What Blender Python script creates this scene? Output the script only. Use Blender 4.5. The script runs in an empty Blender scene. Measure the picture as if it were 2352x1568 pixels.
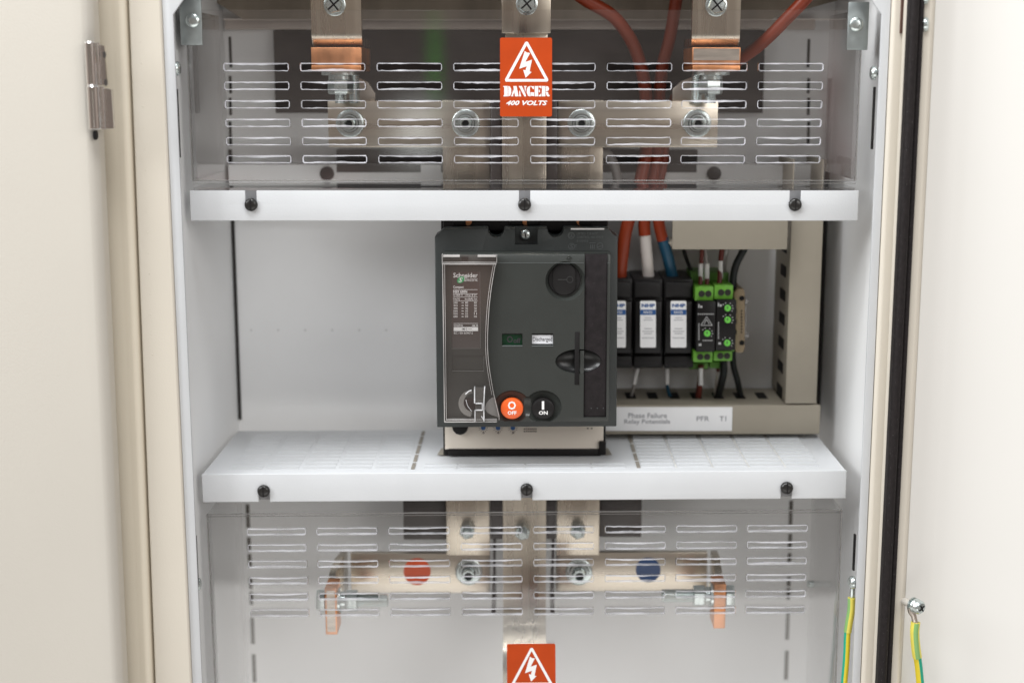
import bpy, bmesh, math, random
from mathutils import Vector, Matrix
random.seed(7)
S = bpy.context.scene
COL = S.collection
# ------------------------------------------------------------------ camera
F = 3267.0          # focal length in 2352-wide picture units (50 mm on 36 mm)
TH = math.radians(10.4)
D = 1.0655          # horizontal distance camera -> shelf fronts
CZ = 0.29877
PPX = 1205.0
ct, st = math.cos(TH), math.sin(TH)
cam_d = bpy.data.cameras.new('camera'); cam = bpy.data.objects.new('camera', cam_d); COL.objects.link(cam)
cam.location = (0, -D, CZ); cam.rotation_euler = (math.radians(90) - TH, 0, 0)
cam_d.lens = F / 2352 * 36; cam_d.sensor_width = 36; cam_d.sensor_fit = 'HORIZONTAL'
cam_d.shift_x = -(PPX - 1176) / 2352
cam_d.clip_start = .05; cam_d.clip_end = 60
cam_d.dof.use_dof = True; cam_d.dof.focus_distance = 1.085; cam_d.dof.aperture_fstop = 3.2
S.camera = cam
# ------------------------------------------------------------------ view + sampling
S.view_settings.view_transform = 'Standard'; S.view_settings.look = 'None'
S.view_settings.exposure = 0.31; S.view_settings.gamma = 1; S.view_settings.use_curve_mapping = False
S.render.engine = 'CYCLES'
S.cycles.use_denoising = True
S.cycles.max_bounces = 8; S.cycles.diffuse_bounces = 4; S.cycles.glossy_bounces = 4
S.cycles.transparent_max_bounces = 16; S.cycles.transmission_bounces = 4
S.cycles.caustics_reflective = False; S.cycles.caustics_refractive = False
S.cycles.sample_clamp_indirect = 4
# ------------------------------------------------------------------ world: the workshop around the cabinet
W_ = bpy.data.worlds.new('World'); S.world = W_; W_.use_nodes = True
nt = W_.node_tree; nt.nodes.clear()
def N(t, **k):
    n = nt.nodes.new(t)
    for a, b in k.items(): setattr(n, a, b)
    return n
def M(op, a, b=None):
    n = nt.nodes.new('ShaderNodeMath'); n.operation = op
    for i, v in enumerate((a, b)):
        if v is None: continue
        if isinstance(v, (int, float)): n.inputs[i].default_value = v
        else: nt.links.new(v, n.inputs[i])
    return n.outputs[0]
tc = N('ShaderNodeTexCoord'); sp = N('ShaderNodeSeparateXYZ'); nt.links.new(tc.outputs['Generated'], sp.inputs[0])
gx, gy, gz = sp.outputs
ramp = N('ShaderNodeValToRGB'); cr = ramp.color_ramp
mr = N('ShaderNodeMapRange'); mr.inputs['From Min'].default_value = -1; mr.inputs['From Max'].default_value = 1
nt.links.new(gz, mr.inputs[0]); nt.links.new(mr.outputs[0], ramp.inputs[0])
cr.elements[0].position = 0; cr.elements[0].color = (1.2, 1.16, 1.1, 1)
cr.elements[1].position = 1; cr.elements[1].color = (.80, .80, .82, 1)
for p, c in ((.26, (1.1, 1.06, 1.0, 1)), (.345, (.50, .47, .44, 1)), (.44, (.52, .42, .36, 1)), (.53, (.50, .42, .37, 1)), (.7, (.76, .76, .78, 1))):
    e = cr.elements.new(p); e.color = c
col = ramp.outputs[0]
ny = M('MULTIPLY', gy, -1); nyc = M('MAXIMUM', ny, .02)
u = M('DIVIDE', gx, nyc); v = M('DIVIDE', gz, nyc)
front = M('GREATER_THAN', ny, .05)
# soft blobs of colour in the room behind the photographer: (u0, v0, su, sv, colour)
BLOBS = [(0, -.44, .10, .16, (.10, .09, .085)), (-.036, -.145, .022, .022, (1.0, .52, .38)),
         (-.062, .012, .0036, .032, (.4, 2.5, .15)), (-.074, -.036, .018, .020, (9.0, 9.2, 8.8)),
         (-.215, -.078, .035, .010, (1.6, .45, .35)), (-.130, -.080, .016, .012, (1.5, .35, .3)),
         (.213, -.01, .005, .034, (1.1, .25, .25)), (.222, -.05, .008, .02, (.9, .3, .3)),
         (.20, -.083, .035, .006, (1.6, 1.6, 1.65)), (-.02, -.035, .035, .01, (.9, .75, .65)),
         (-.03, -.52, .03, .06, (.9, .9, .9)), (-.10, -.5, .02, .08, (.05, .05, .05))]
for (u0, v0, su, sv, c) in BLOBS:
    a = M('DIVIDE', M('SUBTRACT', u, u0), su); b = M('DIVIDE', M('SUBTRACT', v, v0), sv)
    g = M('MULTIPLY', M('EXPONENT', M('MULTIPLY', M('ADD', M('MULTIPLY', a, a), M('MULTIPLY', b, b)), -1)), front)
    mx = N('ShaderNodeMix', data_type='RGBA'); nt.links.new(g, mx.inputs['Factor'])
    nt.links.new(col, mx.inputs['A']); mx.inputs['B'].default_value = (*c, 1); col = mx.outputs['Result']
# sides brightened to light the inner walls, dark bars added for metal to mirror
az = M('ARCTAN2', gx, ny); side = M('MINIMUM', M('MAXIMUM', M('MULTIPLY', M('SUBTRACT', M('ABSOLUTE', gx), .35), 2.2), 0), 1)
st1 = M('GREATER_THAN', M('ADD', M('SINE', M('MULTIPLY', az, 6.0)), M('MULTIPLY', M('SINE', M('MULTIPLY', az, 14.3)), .8)), .55)
band = M('MULTIPLY', M('MULTIPLY', st1, side), M('MULTIPLY', M('LESS_THAN', gz, .45), M('GREATER_THAN', gz, -.5)))
fac = M('SUBTRACT', M('ADD', M('MULTIPLY', side, 1.0), 1.0), M('MULTIPLY', band, 1.8))
vm = N('ShaderNodeVectorMath', operation='SCALE'); nt.links.new(col, vm.inputs[0]); nt.links.new(fac, vm.inputs['Scale']); col = vm.outputs[0]
bg = N('ShaderNodeBackground'); bg.inputs['Strength'].default_value = 0.33
wo = N('ShaderNodeOutputWorld'); nt.links.new(col, bg.inputs[0]); nt.links.new(bg.outputs[0], wo.inputs[0])
# ------------------------------------------------------------------ lamps
def area(name, loc, target, sx, sy, power, color=(1, 1, 1)):
    l = bpy.data.lights.new(name, 'AREA'); l.shape = 'RECTANGLE'; l.size = sx; l.size_y = sy; l.energy = power; l.color = color
    o = bpy.data.objects.new(name, l); COL.objects.link(o); o.location = loc
    o.rotation_euler = (Vector(target) - Vector(loc)).to_track_quat('-Z', 'Y').to_euler(); return o
area('ceiling_lamp', (-.35, -.80, 1.95), (0, .02, .0), 1.5, .55, 34, (.97, .985, 1))
area('left_lamp', (-1.7, -.78, 1.0), (0, .1, .05), .9, .9, 24, (.96, .985, 1))
area('front_lamp', (-1.3, -1.45, 1.5), (0, 0, .05), .9, .7, 4, (1, .99, .97))
area('right_fill', (1.5, -1.8, .95), (0, 0, .0), 1.3, 1.0, 13, (1, .985, .96))  # added fill from the right, brightens the inner side walls
area('low_fill', (.1, -1.7, -1.15), (0, .1, -.1), 2.2, .8, 7, (1, .985, .96))  # added low fill, no such lamp in the room
# ------------------------------------------------------------------ picture -> place helpers
def at(px, py, Y):
    a = (px - PPX) / F; b = (784 - py) / F; c = ct + b * st; t = (D + Y) / c
    return (a * t, Y, CZ + t * (b * ct - st))
def mpp(py, Y): return (D + Y) / (F * (ct + (784 - py) / F * st))     # metres per picture unit
def smooth_path(pts, n=6):
    out = []; P = [Vector(p) for p in pts]; P = [P[0] * 2 - P[1]] + P + [P[-1] * 2 - P[-2]]
    for i in range(1, len(P) - 2):
        for k in range(n):
            t = k / n; a, b, c, d = P[i - 1:i + 3]
            out.append(.5 * ((2 * b) + (c - a) * t + (2 * a - 5 * b + 4 * c - d) * t * t + (3 * b - a - 3 * c + d) * t ** 3))
    out.append(P[-2]); return out
ORG = {}
class MB:
    def __init__(s): s.v = []; s.f = []; s.m = []
    def add(s, vs, fs, m=0):
        o = len(s.v); s.v += [tuple(p) for p in vs]; s.f += [tuple(i + o for i in f) for f in fs]
        s.m += (m if isinstance(m, list) else [m] * len(fs)); return s
    def box(s, x0, x1, y0, y1, z0, z1, m=0):
        x0, x1 = min(x0, x1), max(x0, x1); y0, y1 = min(y0, y1), max(y0, y1); z0, z1 = min(z0, z1), max(z0, z1)
        V = [(x0, y0, z0), (x1, y0, z0), (x1, y1, z0), (x0, y1, z0), (x0, y0, z1), (x1, y0, z1), (x1, y1, z1), (x0, y1, z1)]
        return s.add(V, [(0, 3, 2, 1), (4, 5, 6, 7), (0, 1, 5, 4), (1, 2, 6, 5), (2, 3, 7, 6), (3, 0, 4, 7)], m)
    def pbox(s, x0, y0, x1, y1, Yf, Yb, m=0):        # picture rectangle on plane Yf, running back to Yb
        my = (y0 + y1) / 2; a = at(x0, my, Yf)[0]; b = at(x1, my, Yf)[0]
        cx = (x0 + x1) / 2; t = at(cx, y0, Yf)[2]; u_ = at(cx, y1, Yf)[2]
        return s.box(a, b, Yf, Yb, u_, t, m)
    def prism(s, poly, y0, y1, m=0):                 # poly of (x, z), extruded along y
        n = len(poly); A = sum(poly[i][0] * poly[(i + 1) % n][1] - poly[(i + 1) % n][0] * poly[i][1] for i in range(n))
        if A < 0: poly = poly[::-1]
        V = [(x, y0, z) for x, z in poly] + [(x, y1, z) for x, z in poly]
        Fc = [tuple(range(n)), tuple(range(2 * n - 1, n - 1, -1))] + [(i, i + n, (i + 1) % n + n, (i + 1) % n) for i in range(n)]
        return s.add(V, Fc, m)
    def pprism(s, pts, Yf, Yb, m=0):
        return s.prism([(at(x, y, Yf)[0], at(x, y, Yf)[2]) for x, y in pts], Yf, Yb, m)
    def sheet(s, pts, Y, m=0):
        P = [(at(x, y, Y)[0], at(x, y, Y)[2]) for x, y in pts]; n = len(P)
        A = sum(P[i][0] * P[(i + 1) % n][1] - P[(i + 1) % n][0] * P[i][1] for i in range(n))
        if A < 0: P = P[::-1]
        return s.add([(x, Y, z) for x, z in P], [tuple(range(n))], m)
    def lathe(s, c, axis, prof, seg=24, m=0, sq=(1, 1), rot=0, cap=True):
        ax = Vector(axis).normalized(); h = Vector((0, 0, 1)) if abs(ax.z) < .9 else Vector((1, 0, 0))
        e1 = ax.cross(h).normalized(); e2 = ax.cross(e1).normalized(); c = Vector(c); V = []; Fc = []
        for r, d in prof:
            for k in range(seg):
                t = 2 * math.pi * k / seg + rot
                V.append(c + ax * d + e1 * (r * math.cos(t) * sq[0]) + e2 * (r * math.sin(t) * sq[1]))
        for i in range(len(prof) - 1):
            for k in range(seg):
                Fc.append((i * seg + k, (i + 1) * seg + k, (i + 1) * seg + (k + 1) % seg, i * seg + (k + 1) % seg))
        if cap:
            Fc.append(tuple(range(seg))); Fc.append(tuple(range(len(prof) * seg - 1, (len(prof) - 1) * seg - 1, -1)))
        return s.add(V, Fc, m)
    def tube(s, pts, r, seg=12, m=0, mfn=None, cap=True):
        P = [Vector(p) for p in pts]; V = []; Fc = []; ms = []; up = None
        for i, p in enumerate(P):
            t = (P[min(i + 1, len(P) - 1)] - P[max(i - 1, 0)]).normalized()
            if up is None:
                h = Vector((0, 1, 0)) if abs(t.y) < .9 else Vector((1, 0, 0)); up = t.cross(h).normalized()
            else: up = (up - t * up.dot(t)).normalized()
            w = t.cross(up); rr = r[i] if isinstance(r, (list, tuple)) else r
            for k in range(seg):
                a = 2 * math.pi * k / seg; V.append(p + up * (rr * math.cos(a)) + w * (rr * math.sin(a)))
        for i in range(len(P) - 1):
            for k in range(seg):
                Fc.append((i * seg + k, i * seg + (k + 1) % seg, (i + 1) * seg + (k + 1) % seg, (i + 1) * seg + k)); ms.append(mfn(i, k) if mfn else m)
        if cap:
            Fc += [tuple(range(seg - 1, -1, -1)), tuple(range((len(P) - 1) * seg, len(P) * seg))]; ms += [ms[0], ms[-1]]
        return s.add(V, Fc, ms)
    def slab(s, X0, X1, Z0, Z1, holes, y0, y1, m=0):
        xs = sorted({X0, X1, *[h[0] for h in holes], *[h[1] for h in holes]}); zs = sorted({Z0, Z1, *[h[2] for h in holes], *[h[3] for h in holes]})
        nx, nz = len(xs) - 1, len(zs) - 1
        def solid(i, j):
            if not (0 <= i < nx and 0 <= j < nz): return False
            cx, cz = (xs[i] + xs[i + 1]) / 2, (zs[j] + zs[j + 1]) / 2
            return not any(h[0] < cx < h[1] and h[2] < cz < h[3] for h in holes)
        idx = {}; V = []; Fc = []
        def vid(i, j, b):
            if (i, j, b) not in idx: idx[(i, j, b)] = len(V); V.append((xs[i], y1 if b else y0, zs[j]))
            return idx[(i, j, b)]
        for i in range(nx):
            for j in range(nz):
                if not solid(i, j): continue
                Fc.append((vid(i, j, 0), vid(i + 1, j, 0), vid(i + 1, j + 1, 0), vid(i, j + 1, 0)))
                Fc.append((vid(i, j, 1), vid(i, j + 1, 1), vid(i + 1, j + 1, 1), vid(i + 1, j, 1)))
                for (di, dj, a, b) in ((-1, 0, (i, j + 1), (i, j)), (1, 0, (i + 1, j), (i + 1, j + 1)), (0, -1, (i, j), (i + 1, j)), (0, 1, (i + 1, j + 1), (i, j + 1))):
                    if not solid(i + di, j + dj): Fc.append((vid(*a, 0), vid(*a, 1), vid(*b, 1), vid(*b, 0)))
        return s.add(V, Fc, m)
    def text(s, body, x0, y0, x1, y1, Y, bold=0, shear=0, keep=False, m=0, ext=0):   # text fitted to a picture rectangle
        cu = bpy.data.curves.new('t', 'FONT'); cu.body = body; cu.offset = bold; cu.shear = shear; cu.resolution_u = 2; cu.extrude = 0
        o = bpy.data.objects.new('t', cu); COL.objects.link(o); dg = bpy.context.evaluated_depsgraph_get(); dg.update()
        me = o.evaluated_get(dg).to_mesh(); vs = [(v.co.x, v.co.y) for v in me.vertices]; fs = [tuple(p.vertices) for p in me.polygons]
        o.evaluated_get(dg).to_mesh_clear(); bpy.data.objects.remove(o); bpy.data.curves.remove(cu)
        ax, bx = min(v[0] for v in vs), max(v[0] for v in vs); az, bz = min(v[1] for v in vs), max(v[1] for v in vs)
        my = (y0 + y1) / 2; X0, X1 = at(x0, my, Y)[0], at(x1, my, Y)[0]; Z1, Z0 = at(x0, y0, Y)[2], at(x0, y1, Y)[2]
        kx = (X1 - X0) / (bx - ax); kz = (Z1 - Z0) / (bz - az)
        if keep: kx = min(kx, kz)
        P = [(X0 + (a - ax) * kx, Y, Z0 + (b - az) * kz) for a, b in vs]
        return s.add(P, fs, m)
    def build(s, name, mats, parent=None, bevel=0, seg=2, smooth=True, ang=38, origin=None):
        if not isinstance(mats, (list, tuple)): mats = [mats]
        if parent is not None: org = ORG[parent.name]
        elif origin is not None: org = Vector(origin)
        else:
            xs = [p[0] for p in s.v]; ys = [p[1] for p in s.v]; zs = [p[2] for p in s.v]
            org = Vector(((min(xs) + max(xs)) / 2, (min(ys) + max(ys)) / 2, min(zs)))
        me = bpy.data.meshes.new(name)
        me.from_pydata([(p[0] - org.x, p[1] - org.y, p[2] - org.z) for p in s.v], [], s.f)
        for mt in mats: me.materials.append(mt)
        for p, k in zip(me.polygons, s.m): p.material_index = k
        if bevel:
            bm = bmesh.new(); bm.from_mesh(me)
            es = [e for e in bm.edges if len(e.link_faces) == 2 and e.calc_face_angle(0) > .6]
            bmesh.ops.bevel(bm, geom=es, offset=bevel, segments=seg, profile=.5, affect='EDGES', clamp_overlap=True)
            bm.to_mesh(me); bm.free()
        if smooth:
            me.polygons.foreach_set('use_smooth', [True] * len(me.polygons)); me.set_sharp_from_angle(angle=math.radians(ang))
        me.update()
        o = bpy.data.objects.new(name, me); COL.objects.link(o)
        ORG[o.name] = org
        if parent is not None: o.parent = parent
        else: o.location = org
        return o
def tag(o, label=None, cat=None, group=None, kind=None):
    if label: o['label'] = label
    if cat: o['category'] = cat
    if group: o['group'] = group
    if kind: o['kind'] = kind
    return o
def thing(name, loc, label, cat, group=None, kind=None):
    o = bpy.data.objects.new(name, None); COL.objects.link(o); o.location = loc; o.empty_display_size = .01; ORG[o.name] = Vector(loc)
    return tag(o, label, cat, group, kind)
def boolean(o, cutters):
    for c in cutters:
        m = o.modifiers.new('b', 'BOOLEAN'); m.operation = 'DIFFERENCE'; m.solver = 'EXACT'; m.object = c
    dg = bpy.context.evaluated_depsgraph_get(); dg.update()
    me = bpy.data.meshes.new_from_object(o.evaluated_get(dg)); o.modifiers.clear(); o.data = me
    for c in cutters: bpy.data.objects.remove(c)
    me.polygons.foreach_set('use_smooth', [True] * len(me.polygons)); me.set_sharp_from_angle(angle=math.radians(30))
# ------------------------------------------------------------------ materials
def mat(name, c, rough=.5, metal=0, var=.06, vs=18, bump=0, bs=900, spec=.5, stretch=None, coat=0, rvar=.0, speck=0):
    m = bpy.data.materials.new(name); m.use_nodes = True; t = m.node_tree; b = t.nodes['Principled BSDF']
    b.inputs['Metallic'].default_value = metal; b.inputs['Roughness'].default_value = rough
    b.inputs['Specular IOR Level'].default_value = spec; b.inputs['Coat Weight'].default_value = coat
    tc = t.nodes.new('ShaderNodeTexCoord'); mp = t.nodes.new('ShaderNodeMapping'); t.links.new(tc.outputs['Object'], mp.inputs[0])
    if stretch: mp.inputs['Scale'].default_value = stretch
    n = t.nodes.new('ShaderNodeTexNoise'); n.inputs['Scale'].default_value = vs; n.inputs['Detail'].default_value = 6; t.links.new(mp.outputs[0], n.inputs[0])
    r = t.nodes.new('ShaderNodeMapRange'); r.inputs['From Min'].default_value = .3; r.inputs['From Max'].default_value = .7
    r.inputs['To Min'].default_value = 1 - var; r.inputs['To Max'].default_value = 1 + var; t.links.new(n.outputs[0], r.inputs[0])
    mx = t.nodes.new('ShaderNodeVectorMath'); mx.operation = 'SCALE'; mx.inputs[0].default_value = c[:3]; t.links.new(r.outputs[0], mx.inputs['Scale'])
    out = mx.outputs[0]
    if speck:
        n3 = t.nodes.new('ShaderNodeTexNoise'); n3.inputs['Scale'].default_value = 1100; n3.inputs['Detail'].default_value = 1; t.links.new(tc.outputs['Object'], n3.inputs[0])
        r3 = t.nodes.new('ShaderNodeMapRange'); r3.inputs['From Min'].default_value = .70; r3.inputs['From Max'].default_value = .80; r3.inputs['To Max'].default_value = speck; t.links.new(n3.outputs[0], r3.inputs[0])
        ad = t.nodes.new('ShaderNodeVectorMath'); ad.operation = 'ADD'; t.links.new(out, ad.inputs[0]); t.links.new(r3.outputs[0], ad.inputs[1]); out = ad.outputs[0]
    t.links.new(out, b.inputs['Base Color'])
    if rvar:
        r2 = t.nodes.new('ShaderNodeMapRange'); r2.inputs['From Min'].default_value = .3; r2.inputs['From Max'].default_value = .7
        r2.inputs['To Min'].default_value = rough - rvar; r2.inputs['To Max'].default_value = rough + rvar
        t.links.new(n.outputs[0], r2.inputs[0]); t.links.new(r2.outputs[0], b.inputs['Roughness'])
    if bump:
        n2 = t.nodes.new('ShaderNodeTexNoise'); n2.inputs['Scale'].default_value = bs; n2.inputs['Detail'].default_value = 3; t.links.new(mp.outputs[0], n2.inputs[0])
        bp = t.nodes.new('ShaderNodeBump'); bp.inputs['Strength'].default_value = bump; bp.inputs['Distance'].default_value = .001
        t.links.new(n2.outputs[0], bp.inputs['Height']); t.links.new(bp.outputs[0], b.inputs['Normal'])
    return m
def clear(name, dust_glow=.03, tint=.97, ior=1.49, boost=1.0, rough=.015, dc=(.6, .57, .55), ns=14):  # pale diffuse share: dust on panes, frosted rims and painted edge glow
    m = bpy.data.materials.new(name); m.use_nodes = True; t = m.node_tree; t.nodes.clear()
    o = t.nodes.new('ShaderNodeOutputMaterial'); tr = t.nodes.new('ShaderNodeBsdfTransparent'); tr.inputs[0].default_value = (tint, tint, tint, 1)
    gl = t.nodes.new('ShaderNodeBsdfGlossy'); gl.inputs['Roughness'].default_value = rough; di = t.nodes.new('ShaderNodeBsdfDiffuse'); di.inputs[0].default_value = (*dc, 1)
    fr = t.nodes.new('ShaderNodeFresnel'); ge = t.nodes.new('ShaderNodeNewGeometry'); ir = t.nodes.new('ShaderNodeMapRange'); ir.inputs['To Min'].default_value = ior; ir.inputs['To Max'].default_value = 1 / ior
    t.links.new(ge.outputs['Backfacing'], ir.inputs[0]); t.links.new(ir.outputs[0], fr.inputs[0])      # thin sheet: no total reflection inside
    mu = t.nodes.new('ShaderNodeMath'); mu.operation = 'MULTIPLY'; mu.inputs[1].default_value = boost; t.links.new(fr.outputs[0], mu.inputs[0])
    tc = t.nodes.new('ShaderNodeTexCoord'); n = t.nodes.new('ShaderNodeTexNoise'); n.inputs['Scale'].default_value = ns; n.inputs['Detail'].default_value = 7; t.links.new(tc.outputs['Object'], n.inputs[0])
    r = t.nodes.new('ShaderNodeMapRange'); r.inputs['From Min'].default_value = .3; r.inputs['From Max'].default_value = .75; r.inputs['To Min'].default_value = dust_glow * .4; r.inputs['To Max'].default_value = dust_glow * 1.6; t.links.new(n.outputs[0], r.inputs[0])
    a = t.nodes.new('ShaderNodeMixShader'); t.links.new(mu.outputs[0], a.inputs[0]); t.links.new(tr.outputs[0], a.inputs[1]); t.links.new(gl.outputs[0], a.inputs[2])
    b = t.nodes.new('ShaderNodeMixShader'); t.links.new(r.outputs[0], b.inputs[0]); t.links.new(a.outputs[0], b.inputs[1]); t.links.new(di.outputs[0], b.inputs[2])
    t.links.new(b.outputs[0], o.inputs[0]); return m
WHITE = mat('white_powder_coat', (.59, .602, .615), .38, var=.03, bump=.12, bs=800)
WHITEIN = mat('white_inner_panel', (.86, .862, .86), .42, var=.035, vs=7, bump=.10, bs=700)
CREAM = mat('cream_powder_coat', (.64, .59, .505), .42, var=.025, vs=8, bump=.12, bs=900)
CREAMD = mat('cream_channel_coat', (.68, .615, .50), .45, var=.03, vs=8, bump=.12, bs=900)
CREAML = mat('pale_door_coat', (.53, .498, .442), .35, var=.03, vs=4, bump=.14, bs=700)
ROOF = mat('roof_steel', (.24, .20, .155), .6, var=.2, vs=14, stretch=(3, .4, 1))
SIL = mat('tinned_busbar', (.56, .50, .415), .28, 1, var=.14, vs=90, stretch=(1, 1, .03), rvar=.06, bump=.02, bs=500)
SILH = mat('tinned_busbar_flat', (.64, .575, .485), .30, 1, var=.13, vs=90, stretch=(.03, 1, 1), rvar=.06, bump=.02, bs=500)
COP = mat('bare_copper', (.74, .34, .165), .42, 1, var=.15, vs=120, stretch=(1, 1, .3), rvar=.08, bump=.15, bs=500)
COPE = mat('copper_edge', (.85, .45, .27), .25, 1, var=.1)
ZINC = mat('zinc_plating', (.62, .68, .67), .26, .9, var=.06, vs=70)
CHROME = mat('polished_steel', (.80, .78, .76), .10, 1, var=.05, vs=40)
BRK = mat('galvanised_bracket', (.40, .44, .44), .45, .9, var=.15, vs=90, rvar=.1)
BLK = mat('black_plastic', (.012, .011, .011), .38, spec=.22, var=.2)
BLKM = mat('matt_black', (.010, .009, .009), .7, spec=.22, var=.3)
SCREW = mat('black_screw_plastic', (.016, .015, .014), .28, var=.2)
DARKP = mat('dark_rear_opening', (.036, .027, .025), .5, var=.5, vs=16, stretch=(1, 1, 3))
GREY = mat('breaker_grey', (.030, .033, .030), .36, var=.05, vs=60, bump=.12, bs=1500, speck=.05)
GREYD = mat('breaker_dark_grey', (.029, .034, .033), .45, var=.08, vs=60, bump=.2, bs=1500)
GREYP = mat('label_panel_brown', (.042, .032, .030), .35, var=.1)
STRIPM = mat('handle_strip_black', (.014, .011, .012), .48, spec=.22, var=.3, vs=200, bump=.2, bs=1500, speck=.03)
ORG_ = mat('orange_sign', (.44, .050, .005), .55, spec=.2, var=.07, vs=60, bump=.05, bs=400)
WPRINT = mat('white_print', (.80, .79, .78), .5, var=.03)
KPRINT = mat('black_print', (.03, .025, .03), .5, var=.1)
GPRINT = mat('grey_print', (.30, .30, .32), .5, var=.1)
DPRINT = mat('dark_emboss', (.10, .11, .11), .4, var=.1)
BTNO = mat('orange_button', (.80, .12, .02), .35, var=.03)
CABO = mat('orange_cable_sheath', (.25, .032, .007), .45, var=.1, vs=50)
CABW = mat('white_cable_sheath', (.62, .57, .53), .45, var=.05)
CABB = mat('blue_cable_sheath', (.008, .065, .12), .4, var=.08)
CABR = mat('dark_red_wire', (.12, .018, .012), .4, var=.1)
CABK = mat('black_wire', (.016, .018, .018), .38, spec=.22, var=.1)
CABG = mat('grey_wire', (.30, .28, .27), .4, var=.1)
DUCT = mat('beige_wiring_duct', (.36, .32, .255), .5, var=.04, vs=30)
GRN = mat('green_terminal', (.13, .36, .035), .42, var=.08, vs=80)
GRNB = mat('bright_green_dial', (.16, .62, .08), .4, var=.05)
TAN = mat('tan_terminal', (.27, .20, .12), .5, var=.1, vs=90)
LBL = mat('white_label', (.88, .88, .88), .45, var=.03)
TAGM = mat('wire_marker', (.62, .61, .60), .45, var=.05)
BLUE = mat('blue_band', (.02, .10, .30), .4, var=.05)
REDDOT = mat('red_sticker', (.78, .085, .005), .4, var=.05)
BLUDOT = mat('blue_sticker', (.014, .06, .19), .4, var=.08)
LOGOG = mat('green_logo', (.02, .36, .12), .4, var=.05)
GSCR = mat('dark_green_window', (.004, .035, .014), .25, var=.1)
BEIGEF = mat('trip_unit_face', (.76, .69, .60), .42, var=.03)
PALEG = mat('lit_notch_grey', (.32, .31, .30), .45, var=.08)
GASK = mat('foam_gasket', (.013, .010, .010), .6, spec=.22, var=.3, vs=300, bump=.3, bs=900, speck=.10)
WOODB = mat('brown_latch', (.10, .05, .035), .5, var=.45, vs=60, stretch=(1, 1, .1))
YEL = mat('yellow_insulation', (.70, .55, .02), .35, var=.05)
GRW = mat('green_insulation', (.0, .35, .22), .35, var=.05)
YELS = mat('yellow_sleeve', (.72, .62, .10), .35, var=.05)
GRWS = mat('green_sleeve', (.22, .42, .14), .35, var=.05)
PLEX = clear('clear_polycarbonate', dust_glow=.012, tint=.995, boost=1.5, dc=(.50, .46, .44))
PLEXB = clear('clear_breaker_cover', dust_glow=.03, boost=1.5, dc=(.4, .33, .3))
RIM2 = clear('thin_routed_edge', dust_glow=.40, tint=.9, dc=(.78, .78, .82), rough=.3, ns=45)
RIM = clear('routed_plastic_edge', dust_glow=.52, tint=.9, dc=(.80, .80, .85), rough=.3, ns=45)
RIMB = clear('plastic_edge_glow', dust_glow=.46, tint=.8, dc=(.85, .82, .80), boost=4, rough=.12)  # pale mix paints the glow of clear plastic edges
EDGE = clear('polished_plastic_edge', dust_glow=.2, tint=.8, dc=(.5, .48, .46), rough=.2)
BEAD = clear('clear_bead', dust_glow=.4, tint=.9, dc=(.8, .78, .78), rough=.2)

SOCK = mat('socket_shadow', (.05, .055, .055), .5)
def screw_head(mb, c, axis, r, h, m=0):
    mb.lathe(c, axis, [(r, 0), (r, h * .35), (r * .93, h * .7), (r * .7, h * .95), (r * .35, h * 1.03)], 24, m)
def slot_mark(mb, c, r, h, ang, w=.13, m=0):     # cross or slot recess mark facing -Y
    for a in ang:
        cs, sn = math.cos(a), math.sin(a); pts = [(-r, -w * r), (r, -w * r), (r, w * r), (-r, w * r)]
        mb.prism([(c[0] + x * cs - z * sn, c[2] + x * sn + z * cs) for x, z in pts], c[1] - h - .0002 - .0001 * len(mb.f) / 6 % .0003, c[1] - h + .0006, m)
def hex_bolt(parent, px, py, Y, rw, rh, h, mark=True, washer=True, proj=0):
    """flat washer, spring washer and a socket / hex head on a bar face, pointing at the viewer"""
    k = mpp(py, Y); c = at(px, py, Y); mb = MB(); ax = (0, -1, 0); off = 0
    if washer:
        mb.lathe(c, ax, [(rw * k, 0), (rw * k, .0018), (rw * k * .95, .0022), (rh * k * 1.50, .0022)], 32); off = .0022
        mb.lathe((c[0], c[1] - off, c[2]), ax, [(rh * k * 1.38, 0), (rh * k * 1.40, .0004), (rh * k * 1.40, .0024), (rh * k * 1.2, .0026)], 28)
        gr = MB(); gr.lathe((c[0], c[1] - off, c[2]), ax, [(rh * k * 1.54, -.0003), (rh * k * 1.52, .00015)], 28); gr.lathe((c[0], c[1] - off - .0026, c[2]), ax, [(rh * k * 1.14, -.0003), (rh * k * 1.12, .00015)], 28); off += .0026
    o = (c[0], c[1] - off, c[2])
    if proj:
        mb.lathe(o, ax, [(rh * k, 0), (rh * k, h), (rh * k * .9, h + .0006)], 6, rot=.3)
        mb.lathe((o[0], o[1] - h, o[2]), ax, [(rh * k * .62, 0)] + [(rh * k * (.55 + .07 * (i % 2)), .0006 * i) for i in range(1, int(proj / .0006))] + [(rh * k * .45, proj + .0006)], 18)
        b = mb.build('bolt', ZINC, parent)
    else:
        mb.lathe(o, ax, [(rh * k, 0), (rh * k, h * .8), (rh * k * .93, h), (rh * k * .66, h), (rh * k * .62, h * .35), (.0003, h * .34)], 28, cap=False)
        b = mb.build('bolt', ZINC, parent)
        mk = MB(); mk.lathe((o[0], o[1] - h * .34, o[2]), ax, [(rh * k * .61, 0), (rh * k * .60, h * .1)], 6); slot_mark(mk, o, rh * k * .5, h * .50, (.8, 2.37), .2); mk.build('recess', SOCK, b)
    if washer: gr.build('washer_gap', SOCK, b)
    return b
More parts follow.
